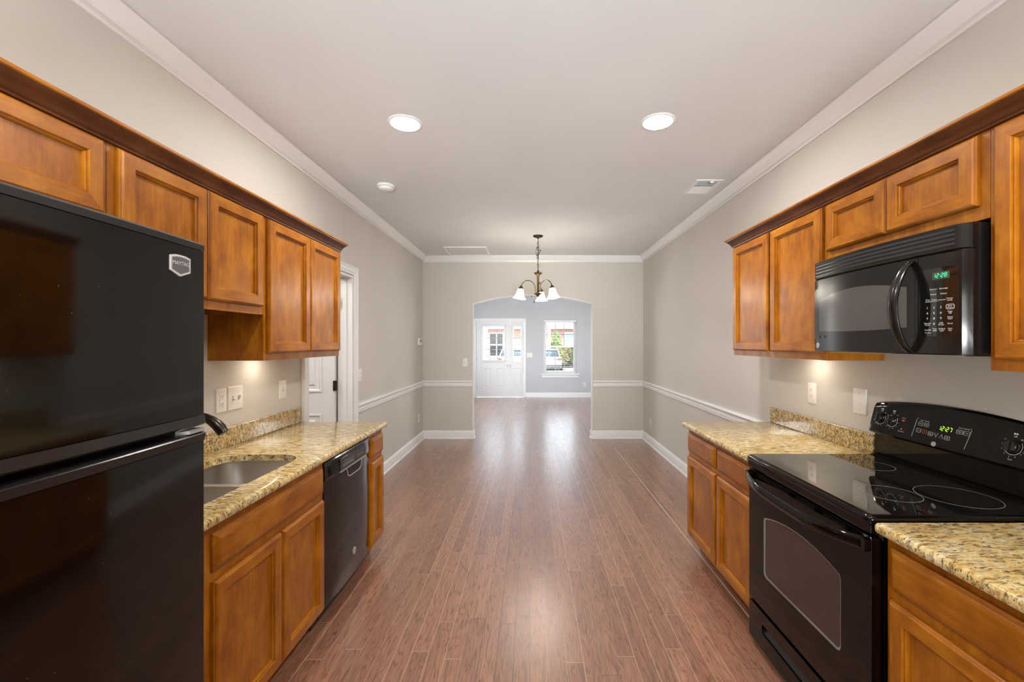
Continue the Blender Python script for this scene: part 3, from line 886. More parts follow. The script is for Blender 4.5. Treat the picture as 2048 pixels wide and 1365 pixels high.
# ------------------------------------------------------------------ emblem: ring with entwined script letters
def emblem(mb, a, b, h, r, d):
    mb.lathe([(r, h), (r, h + 0.0016), (r * 0.86, h + 0.0016), (r * 0.86, h + 0.0010), (0.0, h + 0.0010)], 28, (a, b, 0), mi=0)
    mb.plate(circle(a, b, r * 0.80), [circle(a, b, r * 0.72)], h + 0.0011, h + 0.0015, mi=1)
    mb.text('G', a - d * r * 0.20, b + r * 0.05, h + 0.0016, r * 1.0, d, 1, 0.2)
    mb.text('E', a + d * r * 0.24, b - r * 0.05, h + 0.0016, r * 0.95, d, 1, 0.2)
    for q in range(4):
        t = math.radians(45 + 90 * q)
        mb.plate(circle(a + r * 0.60 * math.cos(t), b + r * 0.60 * math.sin(t), r * 0.09, 10), [], h + 0.0011, h + 0.0015, mi=1)

# ------------------------------------------------------------------ dishwasher
DW0, DW1 = 2.143, 2.742
DWF = 0.600
dw = empty('dishwasher', left_wall((DW0 + DW1) / 2, 0, 0.3), 'black built-in dishwasher under the left granite worktop', 'dishwasher')
MB(left_wall).box(DW0, DW1, 0.06, 0.852, 0.02, 0.560).build('tub', M_BLACKM, dw)
dd = MB(left_wall)
zb, zt = 0.110, 0.742
lo = []
hp = [(2.335, 2.555)]
prof = [(zb, 0.575), (zb, DWF - 0.004), (zb + 0.03, DWF), (0.25, DWF + 0.003), (0.50, DWF + 0.004), (0.68, DWF + 0.001), (zt, DWF), (zt, 0.575)]
dd.loft([[(DW0 + 0.004 + (DW1 - DW0 - 0.008) * k / 16, z, h - (0.016 * abs(2 * k / 16 - 1) ** 3 if h > 0.58 else 0.0)) for z, h in prof] for k in range(17)])
door = dd.build('door', M_DWBLK, dw, smooth=30)
cp = MB(left_wall)
prof = [(0.744, 0.575), (0.744, DWF + 0.001), (0.752, DWF + 0.006), (0.835, DWF + 0.002), (0.843, DWF - 0.004), (0.843, 0.575)]
cp.loft([[(DW0 + 0.004 + (DW1 - DW0 - 0.008) * k / 16, z, h - (0.014 * abs(2 * k / 16 - 1) ** 3 if h > 0.58 else 0.0)) for z, h in prof] for k in range(17)])
cpo = cp.build('control_panel', M_DWBLK, dw, smooth=30)
ip = MB(left_wall)
ip.plate([(2.285, 0.756), (2.62, 0.756), (2.635, 0.764), (2.635, 0.822), (2.285, 0.822)], [], DWF - 0.004, DWF + 0.0085)
ip.build('display_window', M_COOK, cpo, bevel=0.002)
ip = MB(left_wall)
ip.box(2.283, 2.637, 0.7475, 0.7555, DWF - 0.004, DWF + 0.011)
ip.build('trim_strip', M_STEEL, cpo, bevel=0.002)
for k in range(6):
    y = 2.325 + 0.024 * k
    bt_ = MB(left_wall)
    bt_.plate(rrect(y - 0.008, y + 0.008, 0.772, 0.784, 0.003, 3), [rrect(y - 0.0068, y + 0.0068, 0.7732, 0.7828, 0.0024, 3)], DWF + 0.0084, DWF + 0.0094)
    bt_.box(y - 0.006, y + 0.006, 0.793, 0.7945, DWF + 0.0084, DWF + 0.0092)
    bt_.build('button', M_GREYLN, cpo)
for k in range(3):
    y = 2.52 + 0.030 * k
    bt_ = MB(left_wall)
    bt_.box(y - 0.008, y + 0.008, 0.783, 0.785, DWF + 0.0084, DWF + 0.0092)
    bt_.box(y - 0.006, y + 0.006, 0.778, 0.7795, DWF + 0.0084, DWF + 0.0092)
    bt_.build('cycle_mark', M_GREYLN, cpo)
vs = MB(left_wall)
for k in range(4):
    vs.box(2.185, 2.268, 0.762 + 0.012 * k, 0.768 + 0.012 * k, DWF - 0.004, DWF + 0.0055)
vs.build('vent', M_BLACKM, cpo)
# pull pocket below the panel: dark scoop with a light lip
hd = MB(left_wall)
pk = [(2.375, 0.744), (2.585, 0.744), (2.572, 0.705), (2.548, 0.693), (2.412, 0.693), (2.388, 0.705)]
hd.plate(pk, [], DWF + 0.0005, DWF + 0.0022, 0)
hd.tube([(p[0], p[1], DWF + 0.0025) for p in pk[1:]] + [(pk[0][0], pk[0][1], DWF + 0.0025)], 0.0035, 8, mi=1)
hd.build('pull_pocket', [M_BLACKM, M_CHROME], dw)
em = MB(left_wall)
emblem(em, 2.475, 0.245, DWF + 0.0028, 0.020, 1)
em.build('emblem', [M_SILVER, M_DKGREY], door)
tk = MB(left_wall).box(DW0 + 0.004, DW1 - 0.004, 0.0, 0.103, 0.505, 0.520)
tk.build('toe_kick', M_TOE, dw)

# ------------------------------------------------------------------ seven-segment clock digits
SEG = {'0': 'abcdef', '1': 'bc', '2': 'abged', '3': 'abgcd', '4': 'fgbc', '5': 'afgcd', '6': 'afgedc', '7': 'abc', '8': 'abcdefg', '9': 'abcfgd'}
def digits(mb, txt, a, b, h, size, d):
    """slanted display digits centred on (a, b)"""
    w, g, t = size * 0.52, size * 0.80, size * 0.085
    total = sum(g * (0.45 if c == ':' else 1.0) for c in txt)
    x = -total / 2
    def P(u, v): return (a + d * (u + v * 0.12), b + v, h)
    def bar(u0, u1, v0, v1): mb.add([P(u0, v0), P(u1, v0), P(u1, v1), P(u0, v1)], [(0, 1, 2, 3)])
    hs = size / 2
    for c in txt:
        if c == ':':
            bar(x + g * 0.10, x + g * 0.10 + 1.6 * t, -0.20 * size - t, -0.20 * size + t)
            bar(x + g * 0.10, x + g * 0.10 + 1.6 * t, 0.20 * size - t, 0.20 * size + t)
            x += g * 0.45
            continue
        s = {'a': (x + t, x + w - t, hs - t, hs + t), 'd': (x + t, x + w - t, -hs - t, -hs + t), 'g': (x + t, x + w - t, -t, t),
             'b': (x + w - t, x + w + t, t, hs - t), 'c': (x + w - t, x + w + t, -hs + t, -t), 'f': (x - t, x + t, t, hs - t), 'e': (x - t, x + t, -hs + t, -t)}
        for q in SEG[c]: bar(*s[q])
        x += g

# ------------------------------------------------------------------ range
RY0, RY1 = 1.332, 2.088
RF = 0.628                       # oven door face, out from the wall
rg = empty('electric_range', right_wall((RY0 + RY1) / 2, 0, 0.33), 'black freestanding electric range with smooth glass cooktop', 'range')
MB(right_wall).box(RY0, RY1, 0.03, 0.872, 0.012, 0.588).build('body', M_BLACK, rg, bevel=0.003)
# cooktop: frame with rounded edge and the ceramic glass field
ck = MB(right_wall)
rp = lambda a, b, h: right_wall(a, h, b)
ckm = MB(rp)
def ctop(i): return rrect(RY0 - 0.002 + i, RY1 + 0.002 - i, 0.045, 0.640 - i, 0.022, 5)
lo = [[(p[0], p[1], z) for p in ctop(i)] for i, z in ((0.010, 0.872), (0.004, 0.876), (0.0, 0.884), (0.0, 0.892), (0.003, 0.899), (0.010, 0.902))]
ckm.loft(lo)
cko = ckm.build('cooktop_frame', M_BLACK, rg, smooth=60)
gl = MB(rp).plate(rrect(RY0 + 0.012, RY1 - 0.012, 0.062, 0.622, 0.012, 4), [], 0.9015, 0.9035)
glass = gl.build('cooktop_glass', M_COOK, rg)
for (cy, cxr, r) in ((1.905, 0.445, 0.100), (1.875, 0.195, 0.078), (1.530, 0.405, 0.088), (1.500, 0.200, 0.115)):
    b = MB(rp)
    b.plate(circle(cy, cxr, r, 56), [circle(cy, cxr, r - 0.0020, 56)], 0.9035, 0.9039)
    b.build('burner_ring', M_RING, glass)
# strip under the cooktop, with the vent openings above the door
sf = MB(right_wall)
sf.box(RY0 + 0.002, RY1 - 0.002, 0.846, 0.884, 0.585, 0.632)
sf.build('front_strip', M_BLACK, rg, bevel=0.003)
vt = MB(right_wall)
vt.box(RY0 + 0.006, RY1 - 0.006, 0.822, 0.846, 0.585, 0.600)
vt.build('vent_recess', M_BLACKM, rg)
# oven door with arched window
dz0, dz1 = 0.222, 0.835
od = MB(right_wall)
w0, w1, wb, wt = 1.468, 1.955, 0.378, 0.650
win_ = [(w0 + 0.02, wb), (w1 - 0.02, wb), (w1 - 0.006, wb + 0.006), (w1, wb + 0.02), (w1, wt - 0.02), (w1 - 0.006, wt - 0.005)]
for k in range(0, 13):
    t = k / 12
    win_.append((w1 - 0.02 + (w0 + 0.04 - w1) * t, wt + 0.034 * (1 - (2 * t - 1) ** 2)))
win_ += [(w0 + 0.006, wt - 0.005), (w0, wt - 0.02), (w0, wb + 0.02), (w0 + 0.006, wb + 0.006)]
od.plate(rrect(RY0 + 0.004, RY1 - 0.004, dz0, dz1, 0.008, 3), [win_], 0.594, RF)
odo = od.build('oven_door', M_BLACK, rg, bevel=0.002)
cxm, czm = (w0 + w1) / 2, (wb + wt) / 2
def inset(pts, q): return [(x + (cxm - x) * q, z + (czm - z) * q * 1.4) for x, z in pts]
MB(right_wall).plate(inset(win_, -0.004), [], RF - 0.020, RF - 0.003).build('window_glass', M_OVGL, odo)
MB(right_wall).plate(win_, [[(x - 0.004, z + 0.003) for x, z in inset(win_, 0.026)]], RF - 0.004, RF - 0.0005).build('window_trim', M_RING, odo)
# inner window seen through the glass
# bowed handle along the top of the door
hp = []
for k in range(21):
    t = k / 20
    q = 1 - (2 * t - 1) ** 2
    hp.append((RY0 + 0.028 + (RY1 - RY0 - 0.040) * t, 0.808 - 0.012 * q, RF + 0.010 + 0.052 * min(1.0, q * 1.25) ** 0.8))
hb = MB(right_wall)
loops = []
for (a, b, h) in hp:
    loops.append([(a, b + 0.020 * v, h + 0.011 * u) for u, v in ((1, -0.55), (1.0, 0.2), (0.65, 0.75), (0.0, 1.0), (-0.8, 0.8), (-1, 0.0), (-0.8, -0.8), (0.0, -1.0), (0.7, -0.9))])
hb.loft(loops)
for a, t in ((RY0 + 0.02, 0), (RY1 - 0.02, 1)):
    hb.plate(rrect(a - 0.013, a + 0.013, 0.786, 0.828, 0.008, 3), [], RF - 0.002, RF + 0.018)
hb.build('handle', M_BLACK, odo, smooth=50)
lv = MB(right_wall)
for g0 in (1.50, 1.66, 1.82, 1.95):
    for k in range(3):
        lv.box(g0 - 0.055, g0 + 0.055, 0.814 + 0.006 * k, 0.8162 + 0.006 * k, RF - 0.004, RF + 0.0012)
    for q in (-0.055, 0.055): lv.box(g0 + q - 0.001, g0 + q + 0.001, 0.812, 0.8305, RF - 0.004, RF + 0.0012)
lv.build('vent_slots', M_BLACKP, odo)
# storage drawer with scooped pull
sd = MB(right_wall)
sd.plate(rrect(RY0 + 0.004, RY1 - 0.004, 0.035, 0.205, 0.008, 3), [rrect(1.46, 1.97, 0.108, 0.152, 0.014, 4)], 0.594, RF)
sdo = sd.build('storage_drawer', M_BLACK, rg, bevel=0.002)
sc = MB(right_wall)
sc.loft([[(a, 0.150, RF - 0.032), (a, 0.150, RF - 0.03), (a, 0.112, RF - 0.006), (a, 0.108, RF - 0.008)] for a in (1.461, 1.969)])
sc.build('drawer_pull', M_BLACKP, sdo)
MB(right_wall).box(1.455, 1.975, 0.104, 0.156, 0.590, 0.5945).build('pull_back', M_BLACKM, sdo)
for y in (RY0 + 0.04, RY1 - 0.04):
    for h in (0.08, 0.55): MB(right_wall).box(y - 0.018, y + 0.018, 0, 0.03, h - 0.018, h + 0.018).build('foot', M_BLACKM, rg)
# backguard: recessed lower panel, overhanging control face, arched top
bg = MB(right_wall)
bg.box(RY0 + 0.004, RY1 - 0.004, 0.895, 1.03, 0.003, 0.018)
N = 16
loops = []
for k in range(N + 1):
    t = k / N
    a = RY0 + 0.004 + (RY1 - RY0 - 0.008) * t
    up = 0.030 * (1 - (2 * t - 1) ** 2)
    e = 0.0 if 0 < k < N else 0.004
    loops.append([(a, 1.008 + e, 0.003), (a, 1.006 + e, 0.030), (a, 1.010 + e, 0.048 - e), (a, 1.020, 0.053 - e), (a, 1.128, 0.0252 - e), (a, 1.131 + up * 0.85, 0.0235 - e), (a, 1.146 + up - e, 0.018 - e), (a, 1.154 + up - e, 0.008), (a, 1.154 + up - e, 0.003)])
bg.loft(loops)
bgo = bg.build('backguard', M_BLACK, rg, smooth=30)
lg = MB(right_wall)
for k in range(4):
    lg.box(RY0 + 0.012, RY1 - 0.012, 0.898 + 0.0, 0.9045 + 0.002 * k, 0.0485 - 0.008 * k, 0.0545 - 0.008 * k)
lg.build('rear_ledge', M_BLACK, rg, bevel=0.0012)
# slanted control face frame: b runs up the slope
_z0, _h0, _z1, _h1 = 1.020, 0.053, 1.128, 0.0252
SL = math.hypot(_z1 - _z0, _h1 - _h0)
_uz, _uh = (_z1 - _z0) / SL, (_h1 - _h0) / SL
def ctrl(a, b, h): return right_wall(a, _z0 + _uz * b - _uh * h, _h0 + _uh * b + _uz * h)
def knob(y, b):
    k = MB(ctrl)
    k.lathe([(0.025, 0.0005), (0.025, 0.004), (0.0215, 0.007), (0.0205, 0.0135), (0.018, 0.0160), (0.0, 0.0165)], 24, (y, b, 0))
    k.plate([(y - 0.0035, b - 0.020), (y + 0.0035, b - 0.020), (y + 0.0025, b + 0.020), (y - 0.0025, b + 0.020)], [], 0.012, 0.0205)
    o = k.build('control_knob', M_BLACKP, bgo, smooth=40)
    p = MB(ctrl)
    arc_o, arc_i = [], []
    for q in range(37):
        t = math.radians(-215 + 250 * q / 36)
        arc_o.append((y + 0.0285 * math.cos(t), b + 0.0285 * math.sin(t)))
        arc_i.append((y + 0.0273 * math.cos(t), b + 0.0273 * math.sin(t)))
    p.plate(arc_o + arc_i[::-1], [], 0.0004, 0.0008)
    p.build('dial_ring', M_PRINT, o)
    return o
def dial(y, b, marks):
    p = MB(ctrl)
    for q, s in enumerate(marks):
        t = math.radians(90 - (q + 0.6) * 300 / len(marks) - 20)
        p.text(s, y - 0.0355 * math.cos(t), b + 0.0355 * math.sin(t), 0.0007, 0.0062, -1)
    return p
NUM = ['Hi', '9', '8', '7', '6', '5', '4', '3', '2', 'Lo']
KB = 0.066
for y in (2.028, 1.962, 1.470, 1.404):
    knob(y, KB)
    leg = MB(ctrl)
    d = dial(y, KB, NUM)
    leg.v += d.v
    off = len(leg.v) - len(d.v)
    leg.f += [tuple(i + off for i in f) for f in d.f]
    leg.m += d.m
    leg.text('Off', y, KB + 0.0355, 0.0007, 0.0078, -1)
    leg.box(y - 0.006, y - 0.001, KB + 0.0425, KB + 0.0475, 0.0003, 0.0007)
    leg.box(y + 0.001, y + 0.006, KB + 0.0425, KB + 0.0475, 0.0003, 0.0007)
    leg.build('dial_marks', M_PRINT, bgo)
leg = MB(ctrl)
for s_, y, b_, z_ in (('Surface', 1.905, 0.088, 0.0065), ('Hot Surface', 1.905, 0.028, 0.0065), ('Rear', 1.470, KB - 0.045, 0.0070), ('Front', 1.404, KB - 0.045, 0.0070)):
    MB(ctrl).text(s_, y, b_, 0.0007, z_, -1).build('panel_lettering', M_PRINT, bgo)
MB(ctrl).box(1.899, 1.911, 0.074, 0.080, 0.0003, 0.0016).build('indicator_light', M_RED, bgo)
MB(ctrl).box(1.901, 1.909, 0.036, 0.041, 0.0003, 0.0016).build('indicator_light', M_RED, bgo)
# clock and oven key panel
cp = MB(ctrl)
pa0, pa1 = 1.612, 1.848
cp.plate([(pa0 + 0.010, 0.018), (pa1, 0.018), (pa1 - 0.006, 0.096), (pa1 - 0.012, 0.101), (pa0 + 0.008, 0.101), (pa0, 0.096)], [], 0.0002, 0.0012)
cpo = cp.build('key_panel', M_BLACK, bgo)
tr = MB(ctrl)
tr.tube([(pa0 + 0.012, 0.018, 0.0012), (pa0 + 0.001, 0.092, 0.0012), (pa0 + 0.006, 0.101, 0.0012)], 0.0011, 6)
tr.build('panel_trim', M_RING, cpo)
tr = MB(ctrl)
tr.tube([(pa1 + 0.001, 0.018, 0.0012), (pa1 - 0.006, 0.097, 0.0012), (pa1 - 0.012, 0.1015, 0.0012)], 0.0011, 6)
tr.build('panel_trim', M_RING, cpo)
ky = MB(ctrl)
def key(y, b, s, w=0.0105, h=0.008, mi=0, lines=None):
    o = rrect(y - w, y + w, b - h, b + h, 0.004, 3)
    i = rrect(y - w + 0.0008, y + w - 0.0008, b - h + 0.0008, b + h - 0.0008, 0.0034, 3)
    ky.plate(o, [i], 0.0012, 0.0016, mi)
    ls = s.split('\n')
    for q, t in enumerate(ls): ky.text(t, y, b + (len(ls) - 1) * 0.0022 - 0.0044 * q, 0.0015, 0.0052, -1, mi)
ky.text('Oven Controls', 1.805, 0.094, 0.0015, 0.0066, -1, 0)
ky.text('Timer Controls', 1.642, 0.094, 0.0015, 0.0066, -1, 0)
key(1.821, 0.079, 'Bake'); key(1.794, 0.079, 'Broil\nHi/Lo')
key(1.823, 0.050, 'Start'); key(1.796, 0.050, 'Clear\nOff', mi=1); key(1.768, 0.047, 'Oven\nLight')
key(1.697, 0.044, 'Self\nClean')
key(1.655, 0.078, 'Kitchen\nTimer', 0.0125); key(1.628, 0.078, 'Clock', 0.0115)
for y, s in ((1.744, 1), (1.721, -1)):
    ky.tube([(y - 0.008, 0.046 + s * 0.008, 0.0014), (y + 0.008, 0.046 + s * 0.008, 0.0014), (y, 0.046 - s * 0.009, 0.0014)], 0.0005, 4, closed=True)
    ky.text('V' if s > 0 else 'A', y, 0.047, 0.0015, 0.005, -1, 0)
ky.build('key_legends', [M_PRINT, M_RED], cpo)
dg = MB(ctrl)
digits(dg, '12:27', 1.711, 0.078, 0.0016, 0.0165, -1)
dg.build('clock_digits', M_LEDY, cpo)
em = MB(ctrl)
emblem(em, 1.745, 0.009, 0.0006, 0.0095, -1)
em.build('emblem', [M_SILVER, M_DKGREY], bgo)

# ------------------------------------------------------------------ over-the-range microwave
MY0, MY1, MZ0, MZ1 = 1.332, 2.062, 1.400, 1.816
MH = 0.338
mw = empty('microwave_oven', right_wall((MY0 + MY1) / 2, MZ0, 0.17), 'black over-the-range microwave mounted under the short wall cabinet', 'microwave')
MB(right_wall).box(MY0 + 0.002, MY1 - 0.002, MZ0 + 0.004, MZ1, 0.002, MH - 0.038).build('case', M_BLACKP, mw, bevel=0.003)
def mcurve(y):
    t = (y - MY0) / (MY1 - MY0)
    e = min(t, 1 - t)
    r = 0.022 * max(0.0, 1 - e / 0.022) ** 2
    return MH + 0.030 * (1 - (2 * t - 1) ** 2) - r
def mslab(m, y0, y1, z0, z1, back, h, n=14, mi=None, zr=0.004):
    ys = [y0 + (y1 - y0) * k / n for k in range(n + 1)]
    loops = []
    for y in ys:
        f = mcurve(y) + h
        loops.append([(y, z0, back), (y, z1, back), (y, z1, f - zr), (y, z1 - zr, f), (y, z0 + zr, f), (y, z0, f - zr)])
    return m.loft(loops, mi=mi)
def msurf(m, pts, h, n=1, mi=None):
    """flat figure laid on the bowed front, subdivided along y"""
    ys = [p[0] for p in pts]
    return m.plate(pts, [], h - 0.0006, h, mi)
def mT(a, b, h): return right_wall(a, b, mcurve(a) + h)
SPL = 1.475                      # seam between door and key panel
GZ = 1.735                       # bottom of the vent grille
gm = MB(right_wall)
mslab(gm, MY0, MY1, GZ + 0.001, MZ1, MH - 0.04, 0.0, 24)
gmo = gm.build('vent_grille', M_MWBLK, mw, smooth=35)
sl = MB(mT)
for k in range(4):
    z = GZ + 0.016 + 0.0145 * k
    ys = [1.362 + (2.024 - 1.362) * q / 30 for q in range(31)]
    sl.loft([[(y, z, -0.004), (y, z + 0.0085, -0.004), (y, z + 0.0085, 0.0006), (y, z, 0.0006)] for y in ys])
sl.build('vent_slots', M_BLACKM, gmo)
lo_ = MB(mT)
for k in range(4):
    z = GZ + 0.0135 + 0.0145 * k
    lo_.loft([[(y, z, -0.002), (y, z + 0.0026, -0.002), (y, z + 0.0026, 0.0014), (y, z, 0.0012)] for y in ys])
lo_.build('louver', M_MWBLK, gmo)
dm = MB(right_wall)
mslab(dm, SPL + 0.0012, MY1, MZ0, GZ - 0.001, MH - 0.04, 0.0, 20)
dmo = dm.build('door', M_MWBLK, mw, smooth=35)
pm = MB(right_wall)
mslab(pm, MY0, SPL - 0.0012, MZ0, GZ - 0.001, MH - 0.04, 0.0, 12)
pmo = pm.build('control_panel', M_MWBLK, mw, smooth=35)
# window: sunken dark surround and the grey screen with arched top and bottom
def strip_fig(m, y0, y1, top, bot, h, n=20, mi=None):
    ys = [y0 + (y1 - y0) * k / n for k in range(n + 1)]
    m.loft([[(y, bot(y), h - 0.0008), (y, top(y), h - 0.0008), (y, top(y), h), (y, bot(y), h)] for y in ys], mi=mi)
sw = MB(mT)
def rc(y0, y1, z0, z1, r):
    def k(y):
        e = min(y - y0, y1 - y)
        return r - math.sqrt(max(0.0, r * r - (r - e) ** 2)) if e < r else 0.0
    return (lambda y: z1 - k(y)), (lambda y: z0 + k(y))
tp, bt2 = rc(SPL + 0.012, MY1 - 0.028, 1.453, 1.690, 0.012)
strip_fig(sw, SPL + 0.012, MY1 - 0.028, tp, bt2, 0.0008, 40)
swo = sw.build('window_surround', M_MWBLK, dmo)
sg = MB(mT)
g0, g1 = SPL + 0.040, MY1 - 0.070
q = lambda y: (1 - ((2 * (y - g0) / (g1 - g0)) - 1) ** 2)
strip_fig(sg, g0, g1, lambda y: 1.636 + 0.030 * q(y), lambda y: 1.494 - 0.006 * q(y), 0.0016, 30)
sg.build('window_screen', M_MWGL, dmo)
# handle: outward bowed bar
hb = MB(right_wall)
loops = []
for k in range(19):
    t = k / 18
    z = 1.405 + (1.722 - 1.405) * t
    qq = 1 - (2 * t - 1) ** 2
    hh = mcurve(1.497) + 0.002 + 0.064 * qq ** 0.75
    w = 0.013 + 0.006 * qq
    th = 0.011
    loops.append([(1.499 + w * u, z, hh + th * v) for u, v in ((1, 0), (0.75, 0.7), (0, 1), (-0.75, 0.7), (-1, 0), (-0.75, -0.7), (0, -1), (0.75, -0.7))])
hb.loft(loops)
hb.build('handle', M_MWBLK, dmo, smooth=60)
em = MB(mT)
emblem(em, 2.005, 1.428, 0.0004, 0.0125, -1)
em.build('emblem', [M_SILVER, M_DKGREY], dmo)
rt = MB(mT)
strip_fig(rt, 1.93, 2.00, lambda y: 1.476, lambda y: 1.458, 0.0012, 6, 0)
for y in (1.945, 1.985): strip_fig(rt, y - 0.007, y + 0.007, lambda y: 1.473, lambda y: 1.461, 0.0016, 2, 1)
rt.build('rating_label', [M_BLACKP, M_BLACKM], dmo)
# key panel
kp = MB(mT)
tp, bt2 = rc(1.352, SPL - 0.008, 1.462, 1.686, 0.014)
strip_fig(kp, 1.352, SPL - 0.008, tp, bt2, 0.0010, 24)
kpo = kp.build('key_panel', M_COOK, pmo)
ds = MB(mT)
strip_fig(ds, 1.376, 1.428, lambda y: 1.672, lambda y: 1.648, 0.0014, 4)
ds.build('clock_display', M_LEDBG, pmo)
dg = MB(mT)
digits(dg, '12:28', 1.402, 1.6605, 0.0020, 0.0125, -1)
dg.build('clock_digits', M_LEDG, pmo)
kl = MB(mT)
def lab(s, y, z, size=0.0068):
    ls = s.split('\n')
    for q_, t in enumerate(ls): kl.text(t, y, z + (len(ls) - 1) * size * 0.42 - q_ * size * 0.84, 0.0015, size, -1)
lab('Popcorn', 1.424, 1.617); lab('Beverage', 1.393, 1.617)
lab('Potato', 1.424, 1.600); lab('Reheat', 1.393, 1.600)
lab('Time\nCook', 1.442, 1.580); lab('Defrost\nAuto/Time', 1.421, 1.580, 0.0056); lab('Reminder', 1.397, 1.580, 0.0056); lab('Power\nLevel', 1.375, 1.580)
for r_, row in enumerate(('123', '456', '789')):
    for c_, ch in enumerate(row): lab(ch, 1.443 - 0.021 * c_, 1.556 - 0.018 * r_, 0.0105)
lab('0', 1.422, 1.502, 0.0105); lab('Express\nCook', 1.443, 1.502); lab('Add\n30 Sec', 1.400, 1.502)
lab('Start\nPause', 1.374, 1.556); lab('Clear\nOff', 1.374, 1.538); lab('Delay\nStart', 1.374, 1.520); lab('Clock', 1.374, 1.502)
lab('On/Off', 1.442, 1.482); lab('Turntable', 1.442, 1.473, 0.005); lab('Turn\ntable', 1.420, 1.483); lab('Surface\nLight', 1.398, 1.483); lab('Vent\nFan', 1.374, 1.483)
o_, i_ = rrect(1.362, 1.386, 1.548, 1.564, 0.005, 3), rrect(1.363, 1.385, 1.549, 1.563, 0.0045, 3)
kl.plate(o_, [i_], 0.0011, 0.0015)
kl.build('key_legends', M_PRINT, kpo)
bt_ = MB(right_wall)
bt_.box(MY0 + 0.05, MY1 - 0.05, MZ0 - 0.004, MZ0 + 0.006, 0.05, MH - 0.05)
bt_.build('bottom_filter', M_STEEL, mw)

# ------------------------------------------------------------------ wall plates
def plate(T, a, b, w, h, kind, label, cat, d=1, group=None):
    loc = T(a, b, 0.0)
    nm = {'o': 'wall_outlet', 's': 'light_switch', 'S': 'light_switch', 'b': 'blank_plate', 'g': 'wall_outlet', 't': 'light_switch'}[kind]
    root = empty(nm, loc, label, cat, group)
    m = MB(T)
    m.loft([[(p[0], p[1], z) for p in rrect(a - w / 2 + i, a + w / 2 - i, b - h / 2 + i, b + h / 2 - i, 0.004, 3)] for i, z in ((0, 0.0005), (0, 0.003), (0.003, 0.006), (0.006, 0.0065))])
    m.build('cover_plate', M_PLATE, root, smooth=30)
    def screw(y, z):
        MB(T).lathe([(0.003, 0.0062), (0.003, 0.0072), (0, 0.0075)], 10, (y, z, 0)).build('screw', M_STEEL if kind == 'b' else M_PLATE, root)
    def socket(y, z):
        o = MB(T).plate(rrect(y - 0.0165, y + 0.0165, z - 0.0145, z + 0.0145, 0.009, 4), [], 0.006, 0.0082).build('socket_face', M_PLATE, root)
        s = MB(T)
        s.box(y - 0.0075, y - 0.0050, z - 0.002, z + 0.0075, 0.0081, 0.0086).box(y + 0.0050, y + 0.0075, z - 0.002, z + 0.0075, 0.0081, 0.0086)
        s.plate(circle(y, z - 0.0085, 0.0027, 10), [], 0.0081, 0.0086)
        s.build('slots', M_SLOT, o)
    def toggle(y, z, up=True):
        MB(T).box(y - 0.005, y + 0.005, z - 0.012, z + 0.012, 0.006, 0.0074).build('toggle_slot', M_GREYLN, root)
        s = 1 if up else -1
        MB(T).loft([[(y - 0.004, z - 0.006, 0.006), (y + 0.004, z - 0.006, 0.006), (y + 0.004, z + 0.006, 0.006), (y - 0.004, z + 0.006, 0.006)],
                    [(y - 0.003, z + s * 0.008 - 0.004, 0.021), (y + 0.003, z + s * 0.008 - 0.004, 0.021), (y + 0.003, z + s * 0.008 + 0.004, 0.021), (y - 0.003, z + s * 0.008 + 0.004, 0.021)]]).build('toggle', M_TRIM, root)
        screw(y, z + 0.030); screw(y, z - 0.030)
    if kind == 'o':
        socket(a, b + 0.0195); socket(a, b - 0.0195); screw(a, b)
    elif kind == 'g':
        o = MB(T).box(a - 0.0165, a + 0.0165, b - 0.034, b + 0.034, 0.006, 0.0085).build('insert', M_PLATE, root, bevel=0.001)
        for z in (b + 0.020, b - 0.020):
            s = MB(T)
            s.box(a - 0.0075, a - 0.0050, z - 0.002, z + 0.0075, 0.0084, 0.009).box(a + 0.0050, a + 0.0075, z - 0.002, z + 0.0075, 0.0084, 0.009)
            s.plate(circle(a, z - 0.0085, 0.0027, 10), [], 0.0084, 0.009)
            s.build('slots', M_SLOT, o)
        screw(a, b + 0.048); screw(a, b - 0.048)
    elif kind == 's': toggle(a, b)
    elif kind == 'S':
        toggle(a - d * 0.023, b, False); toggle(a + d * 0.023, b)
    elif kind == 't':
        for q_ in (-0.046, 0, 0.046): toggle(a + q_, b)
    elif kind == 'b':
        screw(a, b + 0.042); screw(a, b - 0.042)
    return root
plate(left_wall, 2.245, 1.137, 0.078, 0.125, 'g', 'white rectangular-faced outlet above the sink backsplash, beside the double switch', 'outlet')
plate(left_wall, 2.352, 1.139, 0.118, 0.128, 'S', 'wide white double switch plate above the sink backsplash', 'switch')
plate(left_wall, 2.800, 1.137, 0.076, 0.122, 's', 'white single toggle switch on the left wall under the tall wall cabinet', 'switch')
plate(left_wall, 4.068, 1.134, 0.072, 0.118, 'o', 'white wall outlet just past the left doorway casing, above the chair rail', 'outlet')
plate(left_wall, 6.20, 0.355, 0.072, 0.118, 'o', 'white low outlet on the left dining wall near the corner', 'outlet')
plate(far_wall, -0.99, 1.147, 0.074, 0.122, 's', 'white toggle switch on the beige wall left of the arch', 'switch')
plate(right_wall, 6.06, 0.325, 0.072, 0.118, 'o', 'white low outlet on the right dining wall near the corner', 'outlet')
plate(right_wall, 2.574, 1.138, 0.074, 0.122, 'o', 'white outlet on the right wall above the far granite backsplash', 'outlet')
plate(right_wall, 2.200, 1.140, 0.090, 0.132, 'b', 'large blank white cover plate left of the range backguard', 'plate')
plate(front_wall, fx(1059.3), fz(711), 0.16, 0.118, 't', 'white triple switch plate between the front door and the window', 'switch')
plate(front_wall, fx(1169), fz(770), 0.076, 0.120, 'o', 'white outlet on the grey wall below and right of the front window', 'outlet')
